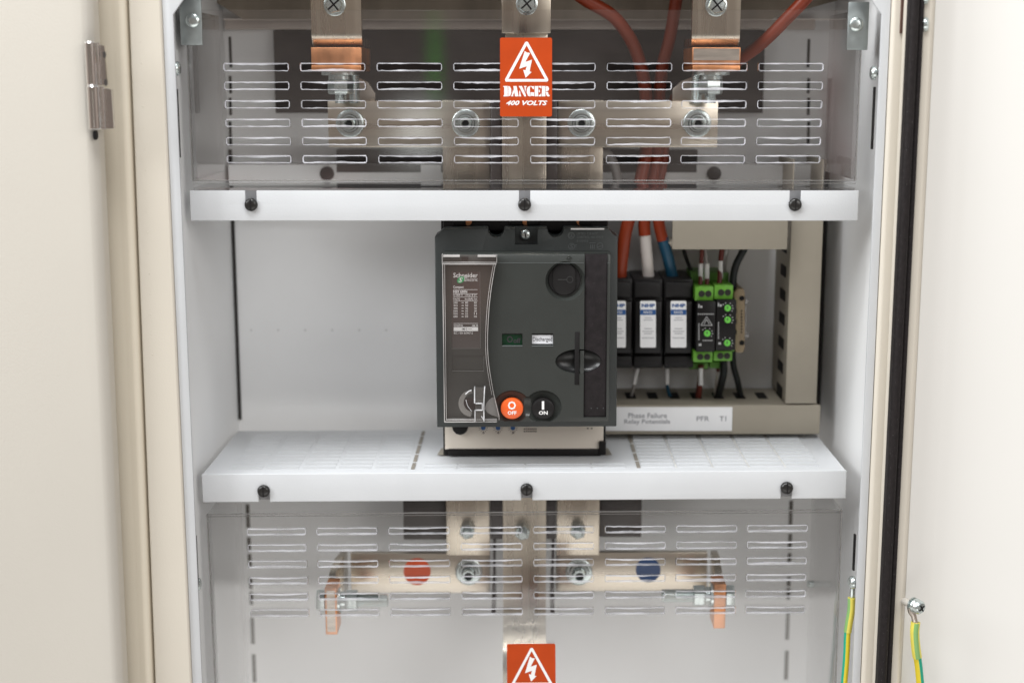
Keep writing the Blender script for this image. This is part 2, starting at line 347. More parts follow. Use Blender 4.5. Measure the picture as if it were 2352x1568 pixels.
# ================================================================== THE CABINET
ZT, ZB = .62, -.42
cab = thing('electrical_cabinet', (0, .1, ZB), 'cream steel electrical cabinet standing open around all the switchgear', 'cabinet')
XL, XR = -.2557, .2635
def loft(mb, bot, top, z0, z1, m=0):                 # plan profile (x, y) lofted between two heights
    n = len(bot); V = [(x, y, z0) for x, y in bot] + [(x, y, z1) for x, y in top]
    mb.add(V, [tuple(range(n))[::-1], tuple(range(n, 2 * n))] + [(i, (i + 1) % n, (i + 1) % n + n, i + n) for i in range(n)], m)
def arc(cx, cy, r, a0, a1, n=6): return [(cx + r * math.cos(math.radians(a0 + (a1 - a0) * i / n)), cy + r * math.sin(math.radians(a0 + (a1 - a0) * i / n))) for i in range(n + 1)]
# back panel with the step behind the lower compartment
mb = MB(); mb.box(XL - .004, XR + .004, .1722, .1762, ZB, .349); mb.build('back_panel', WHITEIN, cab)
mb = MB()
DM = mat('dimple_grey', (.60, .60, .59), .5)
for i in range(6): mb = MB(); mb.lathe(at(577 + i * 62, 758, .1721), (0, -1, 0), [(.0009, 0), (.0007, .0001)], 10); mb.build('dimple', DM, cab)
mb = MB(); mb.pprism([(558, 45), (1770, 45), (1935, -2), (2010, -60), (400, -60), (484, -2)], .1480, .1500); mb.build('folded_top_plate', ROOF, cab)
mb = MB(); mb.box(XL - .004, XR + .004, .0200, .1722, .4000, .4030); mb.build('unseen_shade_panel', ROOF, cab)  # added out of view to shade the top compartment
mb = MB(); mb.pbox(517, 46, 1872, 68, .1640, .1718); mb.build('roof_rail', mat('roof_rail_coat', (.55, .48, .43), .5, var=.08), cab)
mb = MB(); mb.box(XL - .004, XR + .004, .1725, .1765, .350, ZT - .01); mb.build('upper_back', WHITEIN, cab)
for sx, x in ((-1, XL), (1, XR)):
    mb = MB(); mb.box(x, x + sx * .0025, -.0185, .1720, ZB, .5); mb.build('side_panel', WHITEIN, cab)
# white mounting strips (folded lip at the front of each side panel)
zc = at(400, 34, -.02)[2]; zt2 = at(400, -30, -.02)[2]
for sx in (-1, 1):
    if sx < 0: a, b = at(407, 784, -.021)[0], at(430, 784, -.021)[0]
    else: a, b = at(2011, 784, -.021)[0], at(1992, 784, -.021)[0]
    mb = MB(); pr = [(a, ZB), (a, zt2 + .03), (b - sx * .030, zt2 + .03), (b - sx * .012, zc + .016), (b, zc), (b, ZB)]
    mb.prism(pr, -.0212, -.0187); mb.build('mounting_strip', WHITE, cab, bevel=.0004)
# cream posts
xb = at(407, 784, -.022)[0]
mb = MB(); xg0, xg1 = at(290, 0, -.026)[0], at(352, 1568, -.026)[0]
xgT = xg0 + (xg0 - xg1) * .12; xgB = xg1 + (xg1 - xg0) * .0
zTop, zBot = at(300, 0, -.026)[2], at(300, 1568, -.026)[2]
def lx(z, x_top, x_bot): return x_bot + (x_top - x_bot) * (z - zBot) / (zTop - zBot)
gT, gB = lx(ZT, xg0, xg1), lx(ZB, xg0, xg1)
loft(mb, [(gB + .0009, -.004)] + arc(gB + .0027, -.0225, .0018, 180, 270) + arc(xb - .0022, -.0225, .0018, 270, 360) + [(xb - .0004, -.004)],
         [(gT + .0009, -.004)] + arc(gT + .0027, -.0225, .0018, 180, 270) + arc(xb - .0022, -.0225, .0018, 270, 360) + [(xb - .0004, -.004)], ZB, ZT)
for i in range(17):
    z = zTop - .014 - i * .0152; x = lx(z, xg0, xg1) + .0085
    mb.lathe((x, -.0242, z), (0, -1, 0), [(.00055, 0), (.0004, .00035), (.0001, .0005)], 8)
post = mb.build('post', CREAM, cab)
xd0, xd1 = at(213, 0, -.045)[0], at(283, 1568, -.045)[0]
mb = MB()
dT, dB = lx(ZT, xd0, xd1), lx(ZB, xd0, xd1)
def chan(g, d): return [(d - .03, -.006), (d - .03, -.0225), (d + .006, -.0230)] + [(g - .010, -.0235)] + arc(g - .0052, -.0205, .0044, 250, 340, 6) + [(g - .0005, -.006)]
loft(mb, chan(gB, dB), chan(gT, dT), ZB, ZT)
for i in range(17):
    z = zTop - .012 - i * .0150; x = lx(z, xd0, xd1) + .0135
    mb.lathe((x, -.0232, z), (0, -1, 0), [(.00055, 0), (.0004, .00035), (.0001, .0005)], 8)
mb.build('hinge_channel', CREAMD, cab)
xr0 = at(2012, 784, -.022)[0]; xr1 = at(2125, 784, -.022)[0]
mb = MB(); loft(mb, *([[(xr0 + .0004, -.004)] + arc(xr0 + .0038, -.0205, .0034, 180, 270) + [(xr1, -.0241), (xr1, -.004)]] * 2), ZB, ZT)
mb.build('post', CREAM, cab)
for q2 in ((xb - .001, xb + .0005), (xr0 - .0005, xr0 + .001)): mb = MB(); mb.box(*q2, -.0200, -.019, ZB, ZT); mb.build('seam', mat('seam_shadow', (.16, .13, .09), .6) if 'seam_shadow' not in bpy.data.materials else bpy.data.materials['seam_shadow'], cab)
# vertical slits in the side folds
for (x, y0, y1) in ((408.5, 205, 362), (451, 1232, 1345), (2007, 200, 343), (1963, 1228, 1310)):
    mb = MB(); w2 = 1.2 if x < 1000 else 1.9; mb.pbox(x - w2, y0, x + w2, y1, -.0184, -.0150); mb.build('slit', BLKM, cab)
# chrome screws through the side panels
for (x, y, sx) in ((409, 158, 1), (2004, 168, -1), (457, 1341, 1)):
    p = at(x - sx * 6, y, -.011); mb = MB(); mb.lathe((p[0] - sx * .006, -.011, p[2]), (sx, 0, 0), [(.003, 0), (.003, .0059)], 14); screw_head(mb, (p[0], -.011, p[2]), (sx, 0, 0), .0052, .0035); mb.build('screw', ZINC, cab)
# dark gaps and rows of slots in the back panel
SSG = mat('slot_shadow_grey', (.03, .027, .025), .8, var=.1)
for q2 in ((XL + .0002, XL + .0030, .2400), (XR - .0040, XR - .0002, .3)): mb = MB(); mb.box(q2[0], q2[1], .1708, .1716, .001, q2[2]); mb.build('corner_gap', SSG, cab)
for x0, ys in ((529, ((85, 155), (175, 215), (225, 265), (280, 335))), (1857, ((90, 155), (180, 215), (225, 265), (280, 332)))):
    mb = MB()
    for a, b in ys: mb.pbox(x0 - 3, a, x0 + 3, b, .1715, .1721)
    mb.build('slot_row', SSG, cab)
SSB = mat('slot_shadow_brown', (.10, .09, .075), .8, var=.1)
for (xa, xb_, ys) in ((568, 585, ((1158, 1212), (1234, 1265), (1272, 1300), (1328, 1352), (1358, 1388), (1418, 1478), (1502, 1566))),
                      (1817, 1805, ((1150, 1205), (1226, 1260), (1270, 1290), (1325, 1345), (1350, 1376), (1405, 1468), (1494, 1560)))):
    mb = MB()
    for a, b in ys:
        xc = xa + (xb_ - xa) * ((a + b) / 2 - 1158) / 410; mb.pbox(xc - 4, a, xc + 4, b, .1716, .1721)
    mb.build('slot_row', SSB, cab)
# dark sheet for the opening deep in the top compartment
# right-hand door, swung fully open
xs0 = at(2090, 784, -.045)[0]
mb = MB(); prof = [(xs0 - .012, -.030), (xs0 - .012, -.0405)] + arc(xs0 + .0030, -.0412, .0026, 250, 350, 6) + [(xs0 + .0064, -.0365), (xs0 + .0078, -.0345), (xs0 + .0092, -.0335), (xs0 + .0092, -.0080), (xs0 - .004, -.0080), (xs0 - .004, -.030)]
loft(mb, prof, prof, ZB, ZT)
doorp = mb.build('door', CREAM, cab, ang=60); tag(doorp, 'cabinet door opened to the right, pale inner face showing')
mb = MB(); pr2 = [(xs0 + .0094, -.0334)] + [(xs0 + .0094 + .024 * t, -.0334 + .0125 * math.sin(math.pi / 2 * t)) for t in [i / 14 for i in range(1, 15)]] + [(xs0 + .06, -.0208), (xs0 + .16, -.0260), (xs0 + .16, -.0080), (xs0 + .0094, -.0080)]
loft(mb, pr2, pr2, ZB, ZT); mb.build('inner_panel', mat('pale_inner_coat', (.80, .785, .75), .35, var=.015, vs=4), doorp, ang=60)
xa, xe = at(2056, 784, -.052)[0], at(2089, 784, -.048)[0]; w = xe - xa
mb = MB(); gp = [(xa, -.0408)] + arc(xa + w * .30, -.0475, w * .30, 180, 350, 8) + arc(xa + w * .78, -.0445, w * .20, 200, 360, 6) + [(xe, -.0408)]
loft(mb, gp, gp, ZB, ZT); mb.build('gasket', GASK, doorp)
mb = MB(); mb.pbox(2070, -40, 2100, 77, -.0262, -.0242); mb.build('latch_plate', WOODB, doorp)
for (x, y) in ((2131, 57), (2131, -6)):
    p = at(x, y, -.043); mb = MB(); screw_head(mb, (p[0] - .002, -.0420, p[2]), (1, -.35, 0), .0052, .0030); mb.build('screw', ZINC, doorp)
# ================================================================== neighbouring door on the left
nd = thing('cabinet_door', (-.42, -.05, ZB), 'wide cream door beside the open cabinet, with a polished hinge', 'door')
mb = MB()
def dprof(d): return [(d - .30, -.032), (d - .30, -.0530), (d - .014, -.0500)] + arc(d - .0085, -.0418, .0085, 275, 355, 8) + [(d, -.032)]
loft(mb, dprof(dB), dprof(dT), ZB, ZT); mb.build('panel', CREAML, nd, ang=60)
hg = MB(); k = mpp(150, -.052)
def hb(x0, x1, y0, y1, xl, m=0):
    c = at((x0 + x1) / 2 - 6, (y0 + y1) / 2, -.052); zt, zb = at(x0, y0, -.052)[2], at(x0, y1, -.052)[2]; r = (x1 - x0) * k * .36
    X0 = at(x0, (y0 + y1) / 2, -.052)[0]
    hg.lathe((X0 + r, -.0555, zb), (0, 0, 1), [(r * .9, 0), (r, .0006), (r, zt - zb - .0006), (r * .9, zt - zb)], 28)
    xe = at(xl, (y0 + y1) / 2, -.045)[0]
    hg.prism([(X0 + r * 1.1, zb + .0002), (X0 + r * 1.1, zt - .0003), (xe, zt - .0026), (xe + .0004, zb + .0005)], -.0520, -.0478)
    hg.lathe((X0 + r * 2.0, -.0535, zb + .0001), (0, 0, 1), [(r * .50, 0), (r * .50, zt - zb - .0006)], 20)
hb(200, 236, 97, 196.5, 248); hb(205, 248, 197.5, 297, 264)
hinge = hg.build('hinge', CHROME, nd, bevel=0, ang=22)
hm = MB()
for (x, y) in ((239, 128), (242, 198)):
    pass
for (x, y) in ((240, 126), (243, 190)):
    c = at(x, y, -.0525); hm.lathe(c, (0, -1, 0), [(.0019, -.0002), (.0019, .0002), (.0002, .0003)], 16, sq=(.6, 1.3))
hm.build('screw_hole', mat('steel_hole', (.25, .25, .25), .3, 1), hinge)
hm = MB(); c = at(218, 311, -.0515); hm.lathe(c, (0, -1, 0), [(.0025, -.004), (.0025, .0012), (.0002, .0013)], 20, sq=(.5, 1.3)); hm.build('pin_hole', BLKM, nd)

# ================================================================== shelves
def shelf(name, label, yt, yb, scr, slotdir, tilt, depth, root):
    r = thing(name, root, label, 'shelf', 'white folded shelves across the cabinet')
    zt, zb = at(PPX, yt, 0)[2], at(PPX, yb, 0)[2]; X0, X1 = -.2503, .2497
    mb = MB(); holes = []; zc_ = []
    w = .0042
    front_poly = [(X0, zb), (X1, zb), (X1, zt), (X0, zt)]
    hx = []
    for (x, y) in scr:
        c = at(x, (yt + yb) / 2, 0)[0]; zz = at(x, y, 0)[2]
        hx.append((c - w, c + w, (zz, zt + .001) if slotdir > 0 else (zb - .001, zz)))
    holes = [(a, b, z[0], z[1] if slotdir > 0 else z[1]) for a, b, z in hx]
    holes = [(a, b, max(z0, zb), min(z1, zt)) for a, b, z0, z1 in holes]
    mb.slab(X0, X1, zb, zt, holes, 0, .0014); mb.build('front_lip', WHITE, r, bevel=.0010, seg=3)
    return r, zt, zb, X0, X1
rup, zt, zb, X0, X1 = shelf('shelf', 'upper white shelf lip running above the black circuit breaker', 438, 507, [(577, 470), (1205, 469), (1826, 469)], 1, 0, .1, (0, .0, .1952))
mb = MB(); mb.box(X0 + .0005, X1 - .0005, .0015, .016, zb + .0002, zb + .0014); mb.build('bottom_fold', WHITE, rup, bevel=.0003)
mb = MB(); mb.box(X0 + .004, X1 - .004, .0062, .0070, zb + .0016, zt - .0003); mb.build('backing_strip', mat('grey_backing', (.30, .30, .31), .4), rup)
UPZ = zt
def black_screw(parent, x, y, Y, extra=0):
    c = at(x, y, Y); mb = MB(); r = .0049
    screw_head(mb, (c[0], Y, c[2]), (0, -1, 0), r, .0032); b = mb.build('screw', SCREW, parent)
    mk = MB(); mk.box(c[0] - .0005, c[0] + .0005, Y - .0035, Y - .0025, c[2] - r * .85, c[2] + r * .85); mk.build('screw_slot', BLKM, b)
for x, y in ((577, 470), (1205, 469.5), (1826, 470)): black_screw(rup, x, y, -.0002)
rlo, zt, zb, X0, X1 = shelf('shelf', 'lower white shelf with louvred top that carries the circuit breaker', 1084, 1149, [(606, 1123), (1210, 1123), (1807, 1123)], -1, 0, .1, (0, 0, -.0234))
mb = MB()
mb.box(X0 + .0004, X1 - .0004, .0015, .140, -.0016, -.0002, 0); mb.build('top', WHITE, rlo, bevel=.0003)
# louvre bars, knock-out lines and pale slots on the top sheet
mb = MB(); mq = MB(); KL = mat('cut_line_grey', (.26, .235, .20), .6, var=.3, vs=300)
Zs = 0.0
def on_top(px, py):                                    # picture point -> place on the shelf's top sheet
    b = (784 - py) / F; c = (b * ct - st) / (ct + b * st); Dd = (Zs - CZ) / c; Y = Dd - D; return at(px, py, Y)[0], Y
def edge_x(side, Y): return 0
for (xa, xe, nc, y0, y1, nr) in ((.0905 + .0, .2330, 5, .012, .128, 11), (-.2330, -.0905, 5, .012, .128, 11)):
    cw = (xe - xa) / nc
    for i in range(nc):
        for j in range(nr):
            yy = y0 + (y1 - y0) * j / nr; mb.box(xa + cw * i + .0016, xa + cw * (i + 1) - .0016, yy + .0022, yy + (y1 - y0) / nr - .0014, -.0002, (.0005 if xa > 0 else .0001))
        if xa > 0: mq.box(xa + cw * i - .0006, xa + cw * i + .0006, y0, y1, -.0002, .0001)
for s in (-1, 1):
    mk = MB()
    for (a, b) in ((.012, .030), (.034, .055), (.060, .085), (.090, .115), (.12, .134)):
        x = s * .0875 + (.002 if s > 0 else 0); mk.box(x - .0014, x + .0014, a, b, -.0002, .0003)
    mk.build('knockout_line', KL, rlo, smooth=False)
for y in (.013, .024):
    for (a, b) in ((-.079, -.0535), (-.0520, .0), (.0015, .052), (.0535, .079)): mb.box(a, b, y, y + .0030, -.0002, .0005)
mb.build('louvre_row', WHITE, rlo, smooth=False); mq.build('louvre_gap', mat('gap_grey', (.60, .59, .57), .6, var=.2, vs=200), rlo, smooth=False)
for x, y in ((606, 1123), (1210, 1123), (1807, 1123)): black_screw(rlo, x, y, -.0002)
mb = MB(); mb.box(X0 + .004, X1 - .004, .0062, .0070, zb + .0003, -.002); mb.build('backing_strip', bpy.data.materials['grey_backing'], rlo)
rlo.rotation_euler.y = -.0062

# ================================================================== clear covers with routed slots
def slot_ring(mb, x0, x1, z0, z1, y, rnd):
    w = .00060; n = 14; cr_ = .0010
    top_b = rnd.choice((0, .0003, .0007, .0010)); bot_b = rnd.choice((0, .0003, .0007, .0010)) if top_b < .0007 else rnd.choice((0, .0002))
    def ring(off, jit, bulge):
        P = []
        def J(): return rnd.uniform(-jit, jit)
        for i in range(n + 1): t = i / n; P.append((x0 + cr_ + (x1 - x0 - 2 * cr_) * t, z1 - off - (bulge[0] * math.sin(math.pi * t)) + J()))
        for i in range(5): t = (i + .5) / 5; P.append((x1 - off + J() * .6, z1 - cr_ + (z0 - z1 + 2 * cr_) * t))
        for i in range(n + 1): t = i / n; P.append((x1 - cr_ - (x1 - x0 - 2 * cr_) * t, z0 + off + (bulge[1] * math.sin(math.pi * t)) + J()))
        for i in range(5): t = (i + .5) / 5; P.append((x0 + off + J() * .6, z0 + cr_ + (z1 - z0 - 2 * cr_) * t))
        return P
    A = ring(0, .00012, (0, 0)); B = ring(w * rnd.uniform(.8, 1.15), .00028, (top_b, bot_b)); k = len(A)
    V = [(a, y, b) for a, b in A] + [(a, y, b) for a, b in B] + [(a, y + .0034, b) for a, b in B]
    mb.add(V, [(i, (i + 1) % k, (i + 1) % k + k, i + k) for i in range(k)] + [(i + k, (i + 1) % k + k, (i + 1) % k + 2 * k, i + 2 * k) for i in range(k)])
def cover(label, xs, yref, rows, hh, Z0, Z1, root, bend_top, tilt):
    r = thing('plastic_cover', root, label, 'cover', 'clear slotted safety covers')
    rnd = random.Random(11 if tilt == 0 else 5)
    holes = []; ring = MB(); yp = .0045
    for ry in rows:
        zc_ = at(PPX, ry, yp)[2]
        for (a, b) in xs:
            X0 = at(a, yref, yp)[0]; X1 = at(b, yref, yp)[0]; holes.append((X0, X1, zc_ - hh, zc_ + hh))
    mb = MB(); mb.slab(-.2485, .2478, Z0, Z1, holes, yp, yp + .003)
    mb.build('front_pane', PLEX, r, smooth=False)
    for h in holes: slot_ring(ring, *h, yp - .00012, rnd)
    ring.build('slot_edges', RIM2 if bend_top else RIM, r, smooth=False)
    for s, x in ((-1, -.2485), (1, .2478)):
        sp = MB(); sp.box(x, x - s * .0028, yp + .0032, .105, Z0 + .001, Z1)
        sp.box(x - s * .0002, x + s * .0006, yp - .0003, yp + .0030, Z0, Z1, 1)
        sp.build('side_pane', [PLEX, EDGE], r, smooth=False)
    bd = MB()
    if bend_top:      # fold leaning back under the shelf above
        z1 = Z1 + .0095
        V = [(-.2485, yp, Z1), (.2478, yp, Z1), (.2478, .0145, z1), (-.2485, .0145, z1)]
        bd.add(V, [(0, 1, 2, 3)]); bd.tube([(-.2485, yp + .0003, Z1), (.2478, yp + .0003, Z1)], .0005, 6, m=1); bd.tube([(-.2485, yp + .0020, Z1 - .0024), (.2478, yp + .002, Z1 - .0024)], .0004, 6, m=1)
    else:
        z1 = Z0 - .0072
        V = [(-.2485, yp, Z0), (.2478, yp, Z0), (.2478, .0016, z1), (-.2485, .0016, z1)]
        bd.add(V, [(0, 1, 2, 3)]); bd.tube([(-.2485, yp, Z0), (.2478, yp, Z0)], .0005, 6, m=1); bd.tube([(-.2485, yp - .001, Z0 - .0020), (.2478, yp - .001, Z0 - .0020)], .0003, 6, m=1)
        bd.box(-.2485, .2478, .0050, .060, z1 - .0005, z1 + .0018, 0)
    bd.build('folded_edge', [PLEX, EDGE], r)
    r.rotation_euler.y = tilt; return r
c0 = [513, 689, 865, 1041, 1218, 1394, 1567, 1742]
cup = cover('upper clear safety cover, six rows of slots above the breaker', [(x, x + 150) for x in c0], 154, [154.5, 197.5, 240, 282.5, 324.5, 366], .0030,
            at(PPX, 415, .0045)[2], .3493, (0, .0045, .21), False, 0)
c1 = [(566, 702), (726, 866), (891, 1032), (1057, 1199), (1224, 1364), (1389, 1529), (1553, 1693), (1716, 1855)]
clo = cover('lower clear safety cover, slotted, beneath the louvred shelf', c1, 1218, [1217, 1254.5, 1292, 1329.5, 1367, 1404], .0029,
            ZB + .1, at(PPX, 1176, .0045)[2], (0, .0045, -.0234), True, -.0070)
for (x0, y0, x1, y1, sx, sy, lb) in ((413, -12, 463, 104, 443, 48, 'small galvanised bracket with a screw, in the top left cabinet corner'), (1947, 5, 1995, 115, 1966, 57, 'small galvanised bracket with a screw, in the top right cabinet corner')):
    r = thing('bracket', at((x0 + x1) / 2, y1, -.003), lb, 'bracket', 'galvanised brackets holding the clear cover')
    mb = MB(); mb.pbox(x0, y0, x1, y1, -.0045, -.0025); s = -1 if x0 < 1000 else 1
    X = at(x0 if s < 0 else x1, 50, -.0045)[0]; mb.box(X, X - s * .0016, -.0024, .02, at(x0, y1, -.0045)[2], at(x0, y0, -.0045)[2]); mb.build('plate', BRK, r, bevel=.0004)
    c = at(sx, sy, -.0048); mb = MB(); screw_head(mb, c, (0, -1, 0), .0052, .0030); b = mb.build('screw', ZINC, r)
    mk = MB(); slot_mark(mk, c, .0026, .0027, (.3, 1.87), .24); mk.build('recess', mat('recess_dark', (.06, .08, .08), .4, 1) if s < 0 else bpy.data.materials['recess_dark'], b)
# ================================================================== danger signs
def danger(x0, x1, y0, y1, label, full, rot=0):
    kx = (x1 - x0) / (1005 - 65); X = lambda a: x0 + (a - 65) * kx; ky = (y1 - y0) / (1515 - 105); Yy = lambda b: y0 + (b - 105) * ky
    Q = lambda pts: [(X(a), Yy(b)) for a, b in pts]; Yf = .0037
    r = thing('danger_sign', at((x0 + x1) / 2, y1, Yf), label, 'sign', 'orange danger signs')
    rc = 32; P = []
    for (cx, cy, a0) in ((65 + rc, 105 + rc, 180), (1005 - rc, 105 + rc, 270), (1005 - rc, 1515 - rc, 0), (65 + rc, 1515 - rc, 90)):
        for i in range(5):
            a = math.radians(a0 + i * 22.5); P.append((cx + rc * math.cos(a), cy + rc * math.sin(a)))
    mb = MB(); mb.pprism(Q(P), Yf, Yf + .0005); mb.build('plate', ORG_, r)
    mb = MB(); y = Yf - .00012
    for p in ([(520, 185), (545, 240), (215, 845), (178, 892), (160, 884), (155, 850)], [(545, 240), (520, 185), (545, 175), (570, 185), (936, 850), (934, 880), (915, 892), (875, 845)], [(215, 845), (875, 845), (915, 892), (178, 892)],
              [(512, 345), (550, 372), (607, 380), (522, 540), (642, 500), (598, 710), (636, 718), (528, 822), (484, 680), (526, 690), (548, 615), (412, 662)]):
        mb.sheet(Q(p), y)
    mb.build('symbol', WPRINT, r, smooth=False)
    mb = MB()
    for p in ([(125, 970), (205, 970), (205, 1155), (130, 1155), (130, 1140), (141, 1130), (141, 990), (125, 985)], [(214, 970), (245, 978), (266, 1020), (268, 1090), (252, 1140), (214, 1155)],
              [(265, 1155), (275, 1130), (305, 1030), (322, 1080), (300, 1130), (308, 1155)], [(305, 970), (365, 970), (400, 1155), (336, 1155)],
              [(412, 1155), (412, 1060), (425, 1050), (440, 1130), (450, 1155)], [(402, 970), (462, 970), (533, 1130), (533, 1155), (505, 1158), (425, 1010)], [(490, 970), (545, 970), (545, 985), (530, 990), (528, 1080), (512, 1040), (508, 990)],
              [(605, 968), (605, 1158), (570, 1142), (548, 1090), (548, 1030), (570, 985)], [(614, 968), (650, 975), (678, 970), (678, 1030), (655, 1020), (640, 990), (614, 985)], [(614, 1082), (682, 1082), (678, 1155), (640, 1142), (614, 1158)],
              [(692, 970), (755, 970), (755, 1155), (692, 1155)], [(763, 970), (812, 970), (812, 1020), (790, 1000), (763, 990)], [(763, 1050), (785, 1030), (785, 1090), (763, 1072)], [(763, 1137), (790, 1122), (812, 1095), (812, 1155), (763, 1155)],
              [(822, 970), (885, 970), (885, 1155), (822, 1155)], [(893, 970), (935, 978), (950, 1010), (945, 1045), (915, 1062), (893, 1064)], [(893, 1073), (930, 1076), (945, 1130), (967, 1130), (960, 1150), (935, 1160), (905, 1140)]):
        mb.sheet(Q(p), y)
    mb.text('400 VOLTS', X(175), Yy(1228), X(922), Yy(1315), y, bold=.035, shear=.3)
    mb.build('lettering', WPRINT, r, smooth=False)
    r.rotation_euler.y = rot; return r
danger(1148.5, 1268, 87, 268, 'orange DANGER 400 VOLTS sticker on the upper clear cover', True)
danger(1165.5, 1277, 1478, 1647, 'orange lightning warning sticker on the lower clear cover, cut by the picture edge', False, -.008)

# ================================================================== CIRCUIT BREAKER
br = thing('circuit_breaker', at(1208, 1046, .06), 'large dark grey circuit breaker with orange OFF and black ON buttons', 'circuit breaker')
# rear body and trip unit
mb = MB(); z0 = .0005; a, b = at(1018, 1010, .0505)[0], at(1391, 1010, .0505)[0]
mb.box(a, b, .0505, .150, z0, .1905); mb.box(a + .004, b - .004, .0475, .0505, z0, .0063); mb.build('rear_body', BLK, br, bevel=.0008)
mb = MB(); zf = at(1200, 1031, .049)[2]; mb.box(at(1022, 1010, .049)[0], at(1386, 1010, .049)[0], .0490, .0504, zf, .045); tf = mb.build('trip_unit', BEIGEF, br)
mb = MB(); c = at(1057, 979, .049); mb.lathe(c, (0, -1, 0), [(.0067, 0), (.0062, .003), (.0054, .0034)], 12); mb.build('dial', BLK, tf)
mb = MB()
for x in (1110, 1144, 1178): mb.lathe(at(x, 982, .0489), (0, -1, 0), [(.0019, 0), (.0019, .0006)], 14)
mb.build('setting_dial', BLUE, tf)
mb = MB()
for x in (1110, 1144, 1178):
    c = at(x, 982, .0488)
    for i in range(7):
        a_ = math.radians(180 + 30 * i); p0 = (c[0] + .0026 * math.cos(a_), c[2] + .0026 * math.sin(a_)); p1 = (c[0] + .0040 * math.cos(a_), c[2] + .0040 * math.sin(a_)); n_ = (-(p1[1] - p0[1]) * .12, (p1[0] - p0[0]) * .12)
        mb.add([(p0[0] + n_[0], .04885, p0[1] + n_[1]), (p0[0] - n_[0], .04885, p0[1] - n_[1]), (p1[0] - n_[0], .04885, p1[1] - n_[1]), (p1[0] + n_[0], .04885, p1[1] + n_[1])], [(0, 1, 2, 3)])
    mb.text('.8', x - 4, 991, x + 3, 996, .04885, bold=.01)
for y in (983, 988.5):
    for q in range(7): mb.pbox(1203 + q * 4.4, y, 1206 + q * 4.4, y + 3.4, .04885, .0490)
for x in (1348, 1357): mb.pbox(x, 982, x + 4, 985, .04885, .0490)
mb.build('print', mat('faint_brown_print', (.16, .13, .11), .5), tf, smooth=False)
mb = MB(); mb.pbox(1376, 1014, 1392, 1043, .0462, .0503); mb.build('side_clip', BLK, br, bevel=.0006)
for x in (1013, 1397):
    mb = MB(); mb.add([(*on_top(x - 9, 1046), .0006), (*on_top(x + 9, 1046), .0006), (*on_top(x + (6 if x < 1200 else -1), 1030), .0006), (*on_top(x + (1 if x < 1200 else -6), 1030), .0006)], [(0, 1, 2, 3)])
    mb.build('base_corner', mat('beige_corner', (.33, .30, .25), .6), br)
# terminal shields above
mb = MB(); mb.pbox(1018, 500, 1395, 530, .034, .13)
for x in (1040, 1170, 1210, 1330): mb.pbox(x, 505, x + 30, 518, .0315, .034)
mb.build('terminal_shield', BLK, br, bevel=.0010)
for x in (1075, 1208, 1333):
    mb = MB(); mb.lathe(at(x, 509, .0335), (0, -1, 0), [(.0030, 0), (.0030, .0006), (.002, .0009)], 14)
    mb.build('terminal_screw', COP, br)
# housing plate with two scallops and a pocket
def circ(cx, cy, r, n=14, a0=0, a1=360, sq=1): return [(cx + r * math.cos(math.radians(a0 + (a1 - a0) * i / n)), cy + r * sq * math.sin(math.radians(a0 + (a1 - a0) * i / n))) for i in range(n + 1)]
out = [(998.5, 543), (1004, 541), (1012, 534), (1019, 526), (1120, 524)] + circ(1139, 528, 18, 12, 180, 0, -.95)[::1] + [(1158, 524), (1182, 524), (1235, 524), (1257, 524)] + circ(1276, 528, 18, 12, 180, 0, -.95) + \
      [(1295, 524), (1398, 525), (1404, 534), (1411, 540), (1419, 543), (1416, 979), (1004, 981)]
out = [(x, (528 + (528 - y)) if (528 - y) > 4.1 and 524 > y > 500 and (1120 < x < 1158 or 1257 < x < 1295) else y) for x, y in out]
mb = MB(); mb.pprism(out, .0165, .0480); hs = mb.build('housing', GREYD, br, bevel=.0007)
cut = MB(); cut.pbox(1182.5, 516, 1235, 564, .010, .0255)
boolean(hs, [cut.build('c', BLK)])
mb = MB(); c = at(1207, 539, .0250); screw_head(mb, c, (0, -1, 0), .0043, .0030); b_ = mb.build('screw', ZINC, br); mk = MB(); slot_mark(mk, c, .0022, .0028, (.2, 1.77), .22); mk.build('recess', BLKM, b_)
mb = MB(); y = .0163
mb.text('LISTED C.B.ACC.', 1325, 534, 1375, 539, y, bold=.005); mb.text('CONTROL NO.197CY', 1325, 542, 1386, 547.5, y, bold=.005); mb.text('E103955', 1325, 551, 1351, 556, y)
def ringp(mb, cx, cy, r, w, Y, n=20, sq=1):
    A = circ(cx, cy, r, n, sq=sq)[:-1]; B = circ(cx, cy, r - w, n, sq=sq)[:-1]; V = [at(x, yy, Y) for x, yy in A + B]; mb.add(V, [(i, (i + 1) % n, (i + 1) % n + n, i + n) for i in range(n)])
for cx, cy, r in ((1312, 541, 7.5), (1313, 566, 7.5), (1378, 565, 7.5)): ringp(mb, cx, cy, r, 1.1, y)
mb.text('UL', 1308, 537, 1316, 545, y); mb.text('S', 1309, 562, 1317, 570, y); mb.text('c', 1320, 562, 1325, 567, y)
for x in (1356, 1360, 1364): mb.pbox(x, 562, x + 1.5, 572, y, y + .0001)
mb.pbox(1354, 557, 1368, 558, y, y + .0001)
mb.sheet([(1371, 567), (1385, 564), (1385, 565.2), (1371, 568.2)], y - .0001)
mb.build('embossed_print', DPRINT, br, smooth=False)
mb = MB(); mb.pbox(1311, 524.2, 1388, 527.5, .0163, .0165); mb.build('strip_label', WPRINT, br)
# mechanism cover
YC = .0
mb = MB(); X0, X1 = at(1017, 776, YC)[0], at(1400.5, 776, YC)[0]; Zt, Zm, Zb_ = at(1200, 585, YC)[2], at(1200, 604, YC)[2], at(1200, 968, YC)[2]
